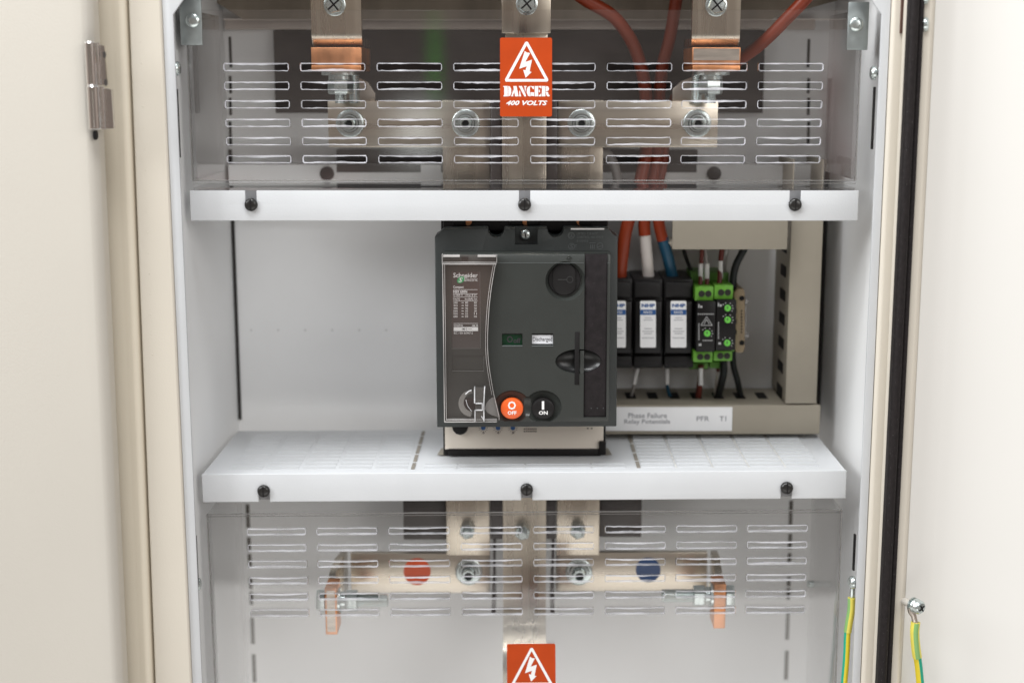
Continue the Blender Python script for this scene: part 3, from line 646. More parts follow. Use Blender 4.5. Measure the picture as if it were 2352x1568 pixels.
# side section: slightly raked upper band
sec = [(.0165, Zb_), (YC, Zb_), (YC, Zm), (YC + .0014, Zt), (YC + .004, Zt + .0008), (.0165, Zt + .0012)]
n = len(sec); V = [(X0, y, z) for y, z in sec] + [(X1, y, z) for y, z in sec]
mb.add(V, [tuple(range(n)), tuple(range(2 * n - 1, n - 1, -1))] + [(i, i + n, (i + 1) % n + n, (i + 1) % n) for i in range(n)])
bm_c = mb.build('mechanism_cover', GREY, br, bevel=.0006)
bmn = bmesh.new(); bmn.from_mesh(bm_c.data); bmesh.ops.recalc_face_normals(bmn, faces=bmn.faces[:]); bmn.to_mesh(bm_c.data); bmn.free()
cuts = []
def cutter(m): 
    o = m.build('c', GREY, None, origin=(0, 0, 0)); b = bmesh.new(); b.from_mesh(o.data); bmesh.ops.recalc_face_normals(b, faces=b.faces[:]); b.to_mesh(o.data); b.free(); cuts.append(o)
k0 = mpp(776, YC)
def ell(cx, cy, rx, ry, dep, Yc=YC, seg=32):          # ellipsoidal scoop
    m = MB(); c = at(cx, cy, Yc); rings = 12; V = []; Fc = []
    for i in range(1, rings):
        ph = math.pi * i / rings
        for kk in range(seg):
            t = 2 * math.pi * kk / seg; V.append((c[0] + rx * k0 * math.sin(ph) * math.cos(t), c[1] - dep * math.cos(ph), c[2] + ry * k0 * math.sin(ph) * math.sin(t)))
    V += [(c[0], c[1] - dep, c[2]), (c[0], c[1] + dep, c[2])]
    for i in range(rings - 2):
        for kk in range(seg): Fc.append((i * seg + kk, i * seg + (kk + 1) % seg, (i + 1) * seg + (kk + 1) % seg, (i + 1) * seg + kk))
    for kk in range(seg): Fc.append((len(V) - 2, (kk + 1) % seg, kk)); Fc.append((len(V) - 1, (rings - 2) * seg + kk, (rings - 2) * seg + (kk + 1) % seg))
    m.add(V, Fc); return m
# keyhole recess (bevelled round), windows, strip, slot, scoops
m = MB(); m.lathe(at(1298.5, 646, YC - .001), (0, 1, 0), [(45.5 * k0, 0), (45.5 * k0, .001), (38.5 * k0, .0055)], 48); cutter(m)
m = MB(); m.pbox(1153, 766, 1200, 794.5, YC - .001, YC + .0032); cutter(m)
m = MB(); m.pbox(1221.5, 766, 1270.5, 794.5, YC - .001, YC + .0032); cutter(m)
m = MB(); m.pbox(1342, 575, 1394.5, 959.5, YC - .002, YC + .0048); cutter(m)
cutter(ell(1176, 934, 43, 39, .0050)); cutter(ell(1247.5, 934, 43, 39, .0050)); cutter(ell(1211, 934, 28, 25, .0040))
cutter(ell(1329, 830, 54, 29, .0062))
m = MB(); m.pbox(1038.5, 817, 1111.5, 851.5, YC - .001, YC + .0009); cutter(m)
boolean(bm_c, cuts)
mb = MB(); mb.box(X0 + .001, at(1140, 604, YC)[0], YC - .00015, YC + .0001, Zm - .0002, Zm + .0002); mb.box(at(1142, 604, YC)[0], at(1341, 604, YC)[0], YC - .00018, YC + .0001, Zm - .00018, Zm + .00018); mb.box(at(1395, 604, YC)[0], X1 - .0004, YC - .00018, YC + .0001, Zm - .00018, Zm + .00018)
mb.build('crease', DPRINT, br, smooth=False)
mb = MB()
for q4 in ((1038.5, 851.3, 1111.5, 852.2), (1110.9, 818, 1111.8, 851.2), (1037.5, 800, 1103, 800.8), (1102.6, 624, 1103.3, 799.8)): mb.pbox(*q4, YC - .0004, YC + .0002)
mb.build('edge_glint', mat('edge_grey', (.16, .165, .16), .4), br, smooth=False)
# black handle strip in its groove
mb = MB(); mb.pbox(1342.6, 584, 1394, 959, YC + .0012, YC + .0046); st_ = mb.build('handle_strip', STRIPM, br, bevel=.0004)
cuts = []; cutter(ell(1329, 830, 54, 29, .0062)); boolean(st_, cuts)
mb = MB()
for x in (1358, 1372, 1386): mb.lathe(at(x, 937, YC + .0011), (0, -1, 0), [(.0004, 0), (.0002, .0003)], 8)
mb.build('rivet', DPRINT, st_)
# handle grip: black oval bowl + slider bar + grey rib
mb = MB(); e = ell(1329, 830, 53.2, 28.2, .0058); 
keep = [i for i, f in enumerate(e.f) if all(e.v[j][1] > YC + .0002 for j in f)]
e2 = MB(); e2.v = e.v; e2.f = [e.f[i][::-1] for i in keep]; e2.m = [0] * len(keep); e2.build('finger_bowl', mat('bowl_black', (.010, .010, .010), .28, var=.1, spec=.4), br, ang=80)
mb = MB(); mb.pbox(1332, 805, 1341.5, 858, YC + .0004, YC + .006); mb.build('rib', GREY, br, bevel=.0003)
mb = MB(); mb.pbox(1320, 762, 1330.8, 883.5, YC - .0004, YC + .0012); mb.build('slider', BLKM, br, bevel=.0003)
# lock plug and key symbol
mb = MB(); mb.lathe(at(1296.5, 642.5, YC + .0034), (0, 1, 0), [(36 * k0, 0), (37 * k0, .0006), (38 * k0, .004)], 40); lk = mb.build('lock_cap', BLKM, br)
P = [(1296 + (30 * math.cos(t)), 641 + 37 * math.sin(t)) for t in [math.radians(a) for a in range(0, 360, 12)]]
P = [(min(max(x, 1270), 1322), y) for x, y in P]
mb = MB(); mb.pprism(P, YC + .0026, YC + .0034); kc = mb.build('key_plate', mat('plug_black', (.011, .010, .010), .45, spec=.25), lk, bevel=.0003)
mb = MB(); ringp(mb, 1309, 642, 8, 2, YC + .0025); mb.pbox(1281, 641, 1301, 643.5, YC + .0025, YC + .0026); mb.build('key_symbol', mat('key_grey', (.022, .022, .022), .4), lk)
# indicator windows
mb = MB(); mb.pbox(1153.5, 768, 1199.5, 792, YC + .0028, YC + .0031); iw = mb.build('status_window', GSCR, br); mb = MB(); mb.text('O', 1164, 771, 1178, 787, YC + .0027, bold=.03); mb.text('off', 1179, 776, 1196, 788, YC + .0027, bold=.03); mb.build('print', KPRINT, iw, smooth=False)
mb = MB(); mb.pbox(1222, 769.5, 1270, 789.5, YC + .0022, YC + .0031); iw = mb.build('charge_window', mat('window_white', (.74, .75, .78), .4), br); mb = MB(); mb.text('Discharged', 1224, 774, 1268, 786, YC + .0020, bold=0); mb.build('print', KPRINT, iw, smooth=False)
mb = MB()
for x0, x1 in ((1153, 1200), (1221.5, 1270.5)): mb.pbox(x0, 793.4, x1, 795.4, YC - .0002, YC + .0012)
mb.build('window_sill', DPRINT, br)
# buttons
for cx, mt, t1, t2, lb in ((1176, BTNO, 'O', 'OFF', 'round orange OFF button'), (1247.5, BLK, 'I', 'ON', 'round black ON button')):
    mb = MB(); c = at(cx, 935, YC + .0048); mb.lathe(c, (0, -1, 0), [(26.5 * k0, 0), (26.3 * k0, .0048), (25.4 * k0, .0056), (23 * k0, .0060)], 40, sq=(1, .93)); bt = mb.build('button', mt, br); tag(bt, lb)
    mb = MB(); mb.lathe((c[0], c[1], c[2]), (0, -1, 0), [(27.4 * k0, 0), (27.2 * k0, .0012)], 40, sq=(1, .93)); mb.build('button_collar', BLK, br)
    mb = MB(); Yp = YC - .00135
    if t1 == 'O': mb.text('O', cx - 9.5, 921, cx + 9, 940.5, Yp, bold=.03)
    else: mb.pbox(cx - 3, 921, cx + 2.5, 940.5, Yp, Yp + .0001)
    mb.build('symbol', WPRINT, bt, smooth=False); mb = MB(); mb.text(t2, cx - 10, 943.5, cx + 10.5, 952, Yp, bold=.03); mb.build('print', WPRINT, bt, smooth=False)
mb = MB(); mb.lathe(at(1307, 593.5, YC + .0007), (0, -1, 0), [(.0020, 0), (.0018, .0005), (.0012, .0005), (.0010, .0), (.0006, .0003), (.0002, .0006)], 16); mb.build('rivet', GREY, br)
# rating panel beneath the clear cover
mb = MB(); mb.pbox(1037.5, 624, 1103, 800, YC - .0004, YC + .0003); rp = mb.build('rating_panel', GREYP, br, bevel=.0002)
mb = MB(); Y = YC - .00055
mb.text('Schneider', 1041, 626.5, 1097.5, 637.5, Y, bold=.015); mb.text('Electric', 1067, 637.5, 1097, 646, Y, bold=0)
mb.text('Compact', 1041, 656, 1065, 663.5, Y, bold=.02); mb.text('NSX 630N', 1041, 666.5, 1073, 673, Y, bold=.03)
mb.text('Ui 800 V', 1041, 675.5, 1063, 680, Y, bold=.01); mb.text('Uimp 8 kV', 1068, 675.5, 1095, 681, Y, bold=.01)
mb.text('Ue(V)', 1041, 684, 1056, 690, Y, bold=.015); mb.text('Icu(kA) Ics', 1068, 684, 1096, 690, Y, bold=.015)
for y in (671.2 - 6.5, 674.3, 681.8, 690.6): mb.pbox(1041, y, 1097, y + .8, Y, Y + .0001)
for i, (a_, b_, c_) in enumerate((('240', '85', '85'), ('415', '50', '50'), ('440', '42', '42'), ('500', '30', '30'), ('525', '22', '11'), ('690', '10', '10'))):
    y = 692.7 + i * 6.35; mb.text(a_, 1041.5, y, 1051, y + 4.6, Y, bold=.01); mb.text('~', 1060, y + 1.2, 1065, y + 3.6, Y, bold=.02); mb.text(b_, 1068.5, y, 1075, y + 4.6, Y, bold=.01); mb.text(c_, 1089, y, 1095, y + 4.6, Y, bold=.01)
mb.pbox(1042, 742.3, 1098, 743, Y, Y + .0001); mb.text('50/60Hz', 1042, 744.5, 1063, 749.5, Y); mb.text('cat A', 1084, 744.5, 1098, 749.5, Y, bold=.02)
mb.pbox(1042, 751, 1098, 760, Y, Y + .0001); mb.text('IEC / EN 60947-2', 1042.5, 762, 1086, 767, Y)
mb.build('lettering', WPRINT, rp, smooth=False)
mb = MB(); P = circ(1058.5, 642.5, 8, 18); a_ = .5; P = [(1058.5 + (x - 1058.5) * 1.0 + (642.5 - y) * .35, y + 0) for x, y in P][:-1]; mb.sheet(P, Y - .00002); mb.build('logo', LOGOG, rp, smooth=False)
mb = MB(); mb.text('S', 1053, 637.5, 1063, 648, Y - .00010, bold=.02, shear=.3); mb.build('logo_mark', WPRINT, rp, smooth=False)
mb = MB(); mb.pbox(1060, 755, 1070, 755.9, Y - .00008, Y - .00002); mb.pbox(1071, 752.5, 1072, 758, Y - .00008, Y - .00002); mb.pbox(1074, 755, 1084, 755.9, Y - .00008, Y - .00002); mb.text('x', 1062, 753, 1068, 758, Y - .0001, bold=.02); mb.build('symbol', KPRINT, rp, smooth=False)
mb = MB(); mb.pbox(1060, 590, 1075, 600, YC - .0003, YC + .0018); mb.build('catch', BLKM, br)
# keyed recess behind the padlock flap
mb = MB(); mb.sheet(circ(1080, 927, 17, 24, sq=.85)[:-1], YC - .0003); mb.build('dark_recess', mat('maroon_recess', (.020, .010, .010), .5), br)
e = MB(); e.pprism([(1113, 938), (1117, 926), (1124, 917), (1130, 913), (1134.5, 912), (1146, 957), (1144, 958), (1129, 953), (1119, 947)], YC - .0004, YC + .0003); e.build('finger_notch', PALEG, br, bevel=.0002)  # pale colour paints the light caught in the notch
# clear cover over the left third
cp = [(1016.5, 606), (1138, 606), (1135, 622), (1131, 645), (1127, 672), (1123.5, 705), (1121, 740), (1119.8, 772), (1119.8, 801), (1121.5, 828), (1125, 855), (1130, 885), (1134, 906), (1146, 955), (1146.5, 964), (1141, 968.5), (1021, 969)]
mb = MB(); mb.pprism(cp, YC - .0042, YC - .0032); mb.pprism([(1015.5, 585), (1141, 585), (1141, 605), (1015.5, 605)], YC - .0040, YC - .0030)
cv = mb.build('clear_flap', PLEXB, br, smooth=False)
mb = MB()
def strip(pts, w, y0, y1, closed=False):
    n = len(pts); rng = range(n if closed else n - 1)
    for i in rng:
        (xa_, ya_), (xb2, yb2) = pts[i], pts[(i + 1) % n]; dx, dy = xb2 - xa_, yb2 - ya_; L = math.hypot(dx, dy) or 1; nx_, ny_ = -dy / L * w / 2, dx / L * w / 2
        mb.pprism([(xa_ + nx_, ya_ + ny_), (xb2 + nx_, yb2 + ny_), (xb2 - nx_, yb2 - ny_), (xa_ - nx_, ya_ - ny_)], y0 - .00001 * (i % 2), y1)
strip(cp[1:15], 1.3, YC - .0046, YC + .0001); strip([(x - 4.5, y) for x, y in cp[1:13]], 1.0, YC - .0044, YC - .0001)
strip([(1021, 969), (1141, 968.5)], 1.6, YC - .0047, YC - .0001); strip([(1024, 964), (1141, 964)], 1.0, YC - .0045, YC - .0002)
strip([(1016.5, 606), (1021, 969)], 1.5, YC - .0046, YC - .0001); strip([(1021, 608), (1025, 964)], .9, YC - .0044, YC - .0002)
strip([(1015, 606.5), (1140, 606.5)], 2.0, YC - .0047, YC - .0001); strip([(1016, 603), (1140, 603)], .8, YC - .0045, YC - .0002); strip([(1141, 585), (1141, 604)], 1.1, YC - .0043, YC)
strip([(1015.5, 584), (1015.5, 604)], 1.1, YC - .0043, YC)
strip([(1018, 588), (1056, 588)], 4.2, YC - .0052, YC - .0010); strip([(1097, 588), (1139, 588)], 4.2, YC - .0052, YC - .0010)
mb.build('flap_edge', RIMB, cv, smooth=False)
BLE = clear('block_edge_glow', dust_glow=.62, tint=.9, dc=(.92, .92, .94), boost=3, rough=.1, ns=120)  # pale mix paints the glow along the clear block's edges
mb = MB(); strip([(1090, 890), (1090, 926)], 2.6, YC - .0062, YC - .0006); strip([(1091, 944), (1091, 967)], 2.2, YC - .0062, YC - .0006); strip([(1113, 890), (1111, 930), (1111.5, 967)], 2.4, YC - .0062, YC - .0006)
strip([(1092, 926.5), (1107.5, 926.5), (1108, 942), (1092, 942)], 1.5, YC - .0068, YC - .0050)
strip([(1069, 905), (1077, 898), (1083, 896)], 1.6, YC - .0060, YC - .0052); strip([(1070, 918), (1074, 932), (1083, 944)], .9, YC - .0060, YC - .0052); strip([(1106, 956), (1112, 966)], 1.3, YC - .0060, YC - .005)  # small bright strips painted in as highlights on the block
mb.build('block_edge_glint', BLE, cv, smooth=False)
mb = MB(); A_ = circ(1084, 926, 31, 16, 95, 268); B_ = circ(1086, 924, 21, 16, 95, 268); n = len(A_); V = [at(x, y, YC - .0046) for x, y in A_ + B_]
mb.add(V, [(i, i + 1, i + 1 + n, i + n) for i in range(n - 1)]); mb.build('lens_rim', clear('lens_rim_haze', dust_glow=.16, tint=.9, dc=(.75, .70, .66), boost=2), cv)
mb = MB(); mb.pprism([(1092, 891), (1111, 891), (1110, 966), (1092, 966)], YC - .0058, YC - .0012); mb.build('padlock_block', clear('block_clear', dust_glow=.10, tint=.85, dc=(.6, .56, .52), boost=2.5), cv, smooth=False)
mb = MB(); mb.pprism([(1094, 928.5), (1106, 928.5), (1106.5, 940.5), (1094, 940.5)], YC - .0049, YC - .0045); mb.build('square_hole', BLKM, cv, smooth=False)

# ================================================================== COPPERWORK, top compartment
def busbar(label, pieces, m=SIL, bev=.0008, cat='busbar', group='flat metal busbars'):
    mbs = [MB() for _ in pieces]; first = pieces[0]
    my = first[3]; r = thing('busbar', at((first[0] + first[2]) / 2, my, first[4]), label, cat, group)
    for mb, p in zip(mbs, pieces): mb.pbox(*p[:6]); mb.build(p[7] if len(p) > 7 else 'bar', p[6] if len(p) > 6 else m, r, bevel=bev)
    return r
def cbar(poly, Yf, Yb, parent, name='bar', m=SIL): mb = MB(); mb.pprism(poly, Yf, Yb); return mb.build(name, m, parent, bevel=.0006)
YD = .062
for (x0, x1, bx, by, lb, gap) in ((714.5, 830, 769, 12, 'silver dropper bar ending on copper, at the left of the top compartment', 0), (1590, 1700.5, 1645, 13, 'silver dropper bar ending on copper, at the right of the top compartment', 1)):
    r = thing('busbar', at((x0 + x1) / 2, 108, YD), lb, 'busbar', 'silver dropper bars')
    # side profile: vertical bar with a rounded heel turning back
    X0, X1 = at(x0, 50, YD)[0], at(x1, 50, YD)[0]; zt = .42; zb = at(x0, 106, YD)[2]; t = .006; R = .010
    prof = [(YD, zt), (YD, zb + R)] + [(YD + R - R * math.cos(a), zb + R - R * math.sin(a)) for a in [math.radians(15 * i) for i in range(1, 7)]] + [(.12, zb), (.12, zb + t), (YD + R, zb + t)] + \
           [(YD + R - (R - t) * math.sin(a), zb + R - (R - t) * math.cos(a)) for a in [math.radians(15 * i) for i in range(1, 6)]] + [(YD + t, zb + R), (YD + t, zt)]
    n = len(prof); V = [(X0, y, z) for y, z in prof] + [(X1, y, z) for y, z in prof]; mb = MB()
    mb.add(V, [tuple(range(n))[::-1], tuple(range(n, 2 * n))] + [(i, (i + 1) % n, (i + 1) % n + n, i + n) for i in range(n)]); mb.build('bar', SIL, r, bevel=0)
    c = at(bx, by, YD); mb = MB(); kk = mpp(by, YD); mb.lathe(c, (0, -1, 0), [(25 * kk, 0), (25 * kk, .0012), (22 * kk, .0016)], 28); mb.lathe((c[0], c[1] - .0016, c[2]), (0, -1, 0), [(21 * kk, 0), (21 * kk, .0040), (18 * kk, .0052), (3 * kk, .0056)], 6, rot=.2); b = mb.build('bolt', ZINC, r)
    mk = MB(); slot_mark(mk, (c[0], c[1] - .0016, c[2]), 17 * kk, .0057, (.72, 2.25), .10); mk.build('marker_cross', BLKM, b)
    # copper stub beneath
    r2 = thing('busbar', at((x0 + x1) / 2, 163, YD - .004), ('copper stub under a silver dropper, its end face dulled grey, beside the orange cables' if gap else 'copper stub under a silver dropper, its end face bright orange, away from the cables'), 'busbar', 'copper busbar stubs')
    mb = MB(); mb.pbox(x0, 109, x1 + .5, 149, YD - .004, .12); q = mb.build('upper_block', COP, r2, bevel=.0006)
    if gap: mb = MB(); mb.pbox(x0 + 3, 112, x1 - 2, 139, YD - .0046, YD - .004); mb.build('end_face', mat('dull_cut_face', (.52, .46, .40), .4, 1, var=.25, vs=80, stretch=(.5, 1, 3)), r2)
    mb = MB(); mb.pbox(x0 + .5, 150.2, x1, 163, YD - .004, .12); mb.build('lower_block', COP, r2, bevel=.0006)
    # hanging bolt
    cx = bx + (12 if not gap else -12); c = at(cx, 165, .082); kk = mpp(190, .082); mb = MB()
    mb.lathe(c, (0, 0, -1), [(43 * kk, 0), (43 * kk, .0026), (40 * kk, .003)], 32); mb.lathe((c[0], c[1], c[2] - .003), (0, 0, -1), [(27 * kk, 0), (27 * kk, .0032)], 26)
    mb.lathe((c[0], c[1], c[2] - .0064), (0, 0, -1), [(27 * kk, 0), (29 * kk, .001), (29 * kk, .0100), (26 * kk, .0112)], 6, rot=.35)
    mb.lathe((c[0], c[1], c[2] - .0176), (0, 0, -1), [(13 * kk * (1 - .06 * (i % 2)), .0007 * i) for i in range(11)], 18)
    mb.lathe((c[0] + (.0095 if gap == 0 else -.0095) , c[1] + .012, c[2] - .003), (0, 0, -1), [(13 * kk * (1 - .06 * (i % 2)), .0007 * i) for i in range(32)], 18)
    mb.build('hanging_bolt', ZINC, r2)
r = thing('busbar', at(1210, 400, .07), 'silver centre bar passing behind the orange DANGER sticker', 'busbar', 'silver dropper bars')
mb = MB(); mb.pbox(1152, -60, 1265, 77, .060, .066); mb.build('bar', SIL, r, bevel=.0006)
mb = MB(); mb.pbox(1160, 70, 1258, 110, .0665, .0725); mb.pbox(1153, 100, 1255, 520, .0730, .0790); mb.build('lower_bar', SIL, r, bevel=.0006)
c = at(1210, 10, .060); kk = mpp(10, .06); mb = MB(); mb.lathe(c, (0, -1, 0), [(25 * kk, 0), (25 * kk, .0012), (22 * kk, .0016)], 28); mb.lathe((c[0], c[1] - .0016, c[2]), (0, -1, 0), [(20.5 * kk, 0), (20.5 * kk, .0040), (17.5 * kk, .0052), (3 * kk, .0056)], 20); b = mb.build('bolt', ZINC, r)
mk = MB(); slot_mark(mk, (c[0], c[1] - .0016, c[2]), 17 * kk, .0057, (.72, 2.25), .10); mk.build('marker_cross', BLKM, b)
# horizontal link plates
for (x0, x1, tab, bxs, lb) in ((753.5, 1127, [(776, 234), (800, 178), (822, 178), (846, 190), (862, 215), (862, 234)], (804, 1070), 'flat silver link bar with two bolts, left of the danger sign'),
                               (1282, 1649, [(1545, 234), (1545, 205), (1565, 187), (1590, 178), (1625, 178), (1648, 234)], (1335, 1601), 'flat silver link bar with two bolts, right of the danger sign')):
    r = thing('busbar', at((x0 + x1) / 2, 338, .096), lb, 'busbar', 'horizontal silver link bars')
    mb = MB(); mb.pbox(x0, 232, x1, 338.5, .0960, .1020); mb.build('plate', SILH, r, bevel=.0006)
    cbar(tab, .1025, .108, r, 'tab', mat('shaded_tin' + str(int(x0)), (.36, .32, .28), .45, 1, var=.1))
    for bx in bxs: hex_bolt(r, bx, 283.5, .0958, 32, 14, .006)
# vertical bars down to the breaker
for (x0, x1, lb) in ((1016.5, 1125.5, 'vertical silver bar under the left link bar, entering the breaker'), (1280, 1385, 'vertical silver bar under the right link bar, entering the breaker')):
    busbar(lb, [(x0, 230, x1, 520, .1030, .1090, SIL, 'bar')], group='vertical silver bars above the breaker')
# black phase barriers
def barrier(poly, Yf, Yb, lb, grp): mb = MB(); mb.pprism(poly, Yf, Yb); return tag(mb.build('phase_barrier', mat('barrier_brown', (.030, .021, .020), .4, var=.2) if 'barrier_brown' not in bpy.data.materials else bpy.data.materials['barrier_brown'], bevel=.001), lb, 'barrier', grp)
barrier([(1127, 232), (1152, 232), (1152, 412), (1166, 425), (1168, 520), (1121, 520), (1121, 420), (1127, 415)], .085, .14, 'dark phase barrier between the left and centre bars above the breaker', 'dark phase barriers')
barrier([(1256, 232), (1280, 232), (1280, 520), (1240, 520), (1241, 425), (1254, 412)], .085, .14, 'dark phase barrier between the centre and right bars above the breaker', 'dark phase barriers')
# dark sheet standing in for the back opening, and the rail
rp_ = MB(); rp_.pbox(630, 70, 1755, 260, .1640, .1715); o = rp_.build('opening_sheet', DARKP, bevel=.0006); tag(o, 'dark brown sheet standing in for an opening in the top compartment back wall', 'plate')
mb = MB()
mb.pbox(525, 378, 1862, 446, .150, .1718); r_ = mb.build('mounting_rail', WHITEIN, bevel=.0006); tag(r_, 'pale rear rail with two black caps, low in the top compartment', 'rail')
for x in (751, 1640):
    mb = MB(); c = at(x, 399, .1498); mb.lathe(c, (0, -1, 0), [(16.5 * mpp(399, .15), 0), (16 * mpp(399, .15), .0016), (12 * mpp(399, .15), .0022)], 28); mb.build('cap', mat('cap_black', (.02, .017, .018), .4) if 'cap_black' not in bpy.data.materials else bpy.data.materials['cap_black'], r_)
mb = MB(); mb.pbox(773, 345, 1602, 377.5, .1560, .1715); mb.pbox(773, 378.2, 966, 396, .1494, .1499); mb.pbox(1013, 378.2, 1600, 396, .1494, .1499); o = mb.build('rear_band', mat('rear_band_dark', (.045, .038, .037), .6, var=.2)); tag(o, 'dark band just above the pale rear rail', 'bar')  # dark band behind the rail, with strips for its slots

# ================================================================== CABLES
def cable(label, segs, group, name='cable', cat='cable'):
    """segs: list of (part name, material, radius px, [(px, py, Y) ...])"""
    f = segs[0][3]; p0 = at(*f[-1]); r = thing(name, p0, label, cat, group)
    for nm, m, rp, pts in segs:
        P = smooth_path([at(*p) for p in pts]) if len(pts) > 2 else [at(*p) for p in pts]
        mb = MB(); mb.tube(P, rp * mpp(pts[0][1], pts[0][2]), 14); mb.build(nm, m, r, ang=60)
    return r
G = 'orange supply cables'
cable('orange cable bending in from the top edge to the left fuse holder', [('sheath', CABO, 15.5, [(1290, -40, .09), (1345, 0, .10), (1408, 38, .11), (1448, 90, .122), (1470, 145, .130), (1482, 205, .132), (1484, 260, .132), (1484, 340, .130), (1474, 400, .125), (1462, 450, .122), (1440, 520, .12), (1430, 580, .122), (1424, 645, .126)])], G)
cable('orange cable dropping straight down, ending in a white sleeve at its fuse holder', [('sheath', CABO, 14.5, [(1560, -40, .12), (1550, 20, .124), (1538, 90, .130), (1522, 150, .134), (1514, 220, .138), (1510, 300, .138), (1504, 380, .134), (1488, 450, .126), (1480, 510, .124), (1481, 540, .124)]), ('sleeve', CABW, 13.5, [(1481, 534, .124), (1486, 590, .126), (1490, 645, .130)])], G)
cable('orange cable sloping in behind the right dropper, ending in a blue sleeve', [('sheath', CABO, 15, [(1885, -40, .05), (1820, 30, .062), (1740, 108, .085), (1660, 160, .118), (1590, 195, .138), (1545, 235, .146), (1528, 300, .146), (1520, 380, .140), (1508, 440, .132), (1512, 505, .126), (1522, 552, .126)]), ('sleeve', CABB, 13.5, [(1521, 546, .126), (1534, 590, .128), (1546, 642, .132)])], G)
cable('short pale looped lead behind the right link bar', [('sheath', CABG, 11, [(1345, 470, .12), (1350, 420, .12), (1365, 370, .12), (1385, 350, .122), (1408, 372, .13), (1420, 420, .135), (1428, 450, .135)])], None)

# ================================================================== RIGHT-HAND CONTROL GEAR
# ducts
r = thing('cable_duct', at(1848, 927, .105), 'tall beige slotted wiring duct along the right side', 'cable duct', 'beige wiring ducts')
mb = MB(); mb.pbox(1811, 480, 1884, 927, .1000, .1030); cvr = mb.build('duct_cover', DUCT, r, bevel=.0010)
X0, X1 = at(1811, 700, .1)[0], at(1884, 700, .1)[0]; Z0, Z1 = at(1800, 927, .1)[2], .235
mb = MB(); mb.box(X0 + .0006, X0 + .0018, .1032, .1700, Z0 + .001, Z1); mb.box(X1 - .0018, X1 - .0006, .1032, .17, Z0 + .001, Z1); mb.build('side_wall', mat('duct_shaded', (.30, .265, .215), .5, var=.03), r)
mb = MB()
for i in range(8):
    zc_ = at(1800, 892 - i * 54.5, .135)[2]; mb.box(X0 + .0001, X0 + .0006, .118, .142, zc_ - .0045, zc_ + .0045)
mb.build('finger_slot', BLKM, r)
r = thing('cable_duct', at(1640, 997, .105), 'beige slotted wiring duct lying along the bottom, behind the breaker', 'cable duct', 'beige wiring ducts')
mb = MB(); a, b = at(1300, 960, .1)[0], at(1884, 960, .1)[0]; zt_, zb2 = at(1500, 930, .1)[2], at(1500, 997, .1)[2]
mb.box(a, b, .1000, .1030, zb2, zt_); mb.build('duct_cover', DUCT, r, bevel=.0010)
mb = MB(); mb.box(a, b - .001, .1032, .1700, zt_ - .0022, zt_ - .0008); mb.box(a, b - .001, .1032, .17, zb2 + .001, zb2 + .002); mb.build('top_wall', DUCT, r)
mb = MB()
for i in range(9):
    x = at(1448 + i * 50, 905, .14)[0]; mb.box(x - .0042, x + .0042, .128, .152, zt_ - .0008, zt_ - .0005)
mb.build('finger_slot', BLKM, r)
r = thing('cable_duct', at(1677, 573, .09), 'beige duct cover hanging from the top, above the green relays', 'cable duct', 'beige wiring ducts')
mb = MB(); mb.pbox(1545, 440, 1810, 573, .0880, .0900); X0, X1 = at(1545, 540, .088)[0], at(1810, 540, .088)[0]; zz = at(1600, 573, .088)[2]
mb.box(X0, X1, .0902, .165, zz + .001, zz + .0022); mb.build('duct_cover', DUCT, r, bevel=.0008)
# name plate
pl = MB(); pl.pbox(1380, 935, 1682, 989.5, .0975, .0998); o = pl.build('name_plate', LBL, bevel=.0004); tag(o, 'white engraved name plate with grey lettering on the bottom duct', 'label')
mb = MB(); Y = .0973; mb.text('Phase Failure', 1443, 948, 1532, 959.5, Y, bold=.008); mb.text('Relay Potentials', 1434, 962.5, 1539, 975.5, Y, bold=.008); mb.text('PFR', 1600, 955.5, 1629, 966.5, Y, bold=.008); mb.text('T1', 1652.5, 955.5, 1668, 966.5, Y, bold=.008)
mb.build('lettering', GPRINT, o, smooth=False)
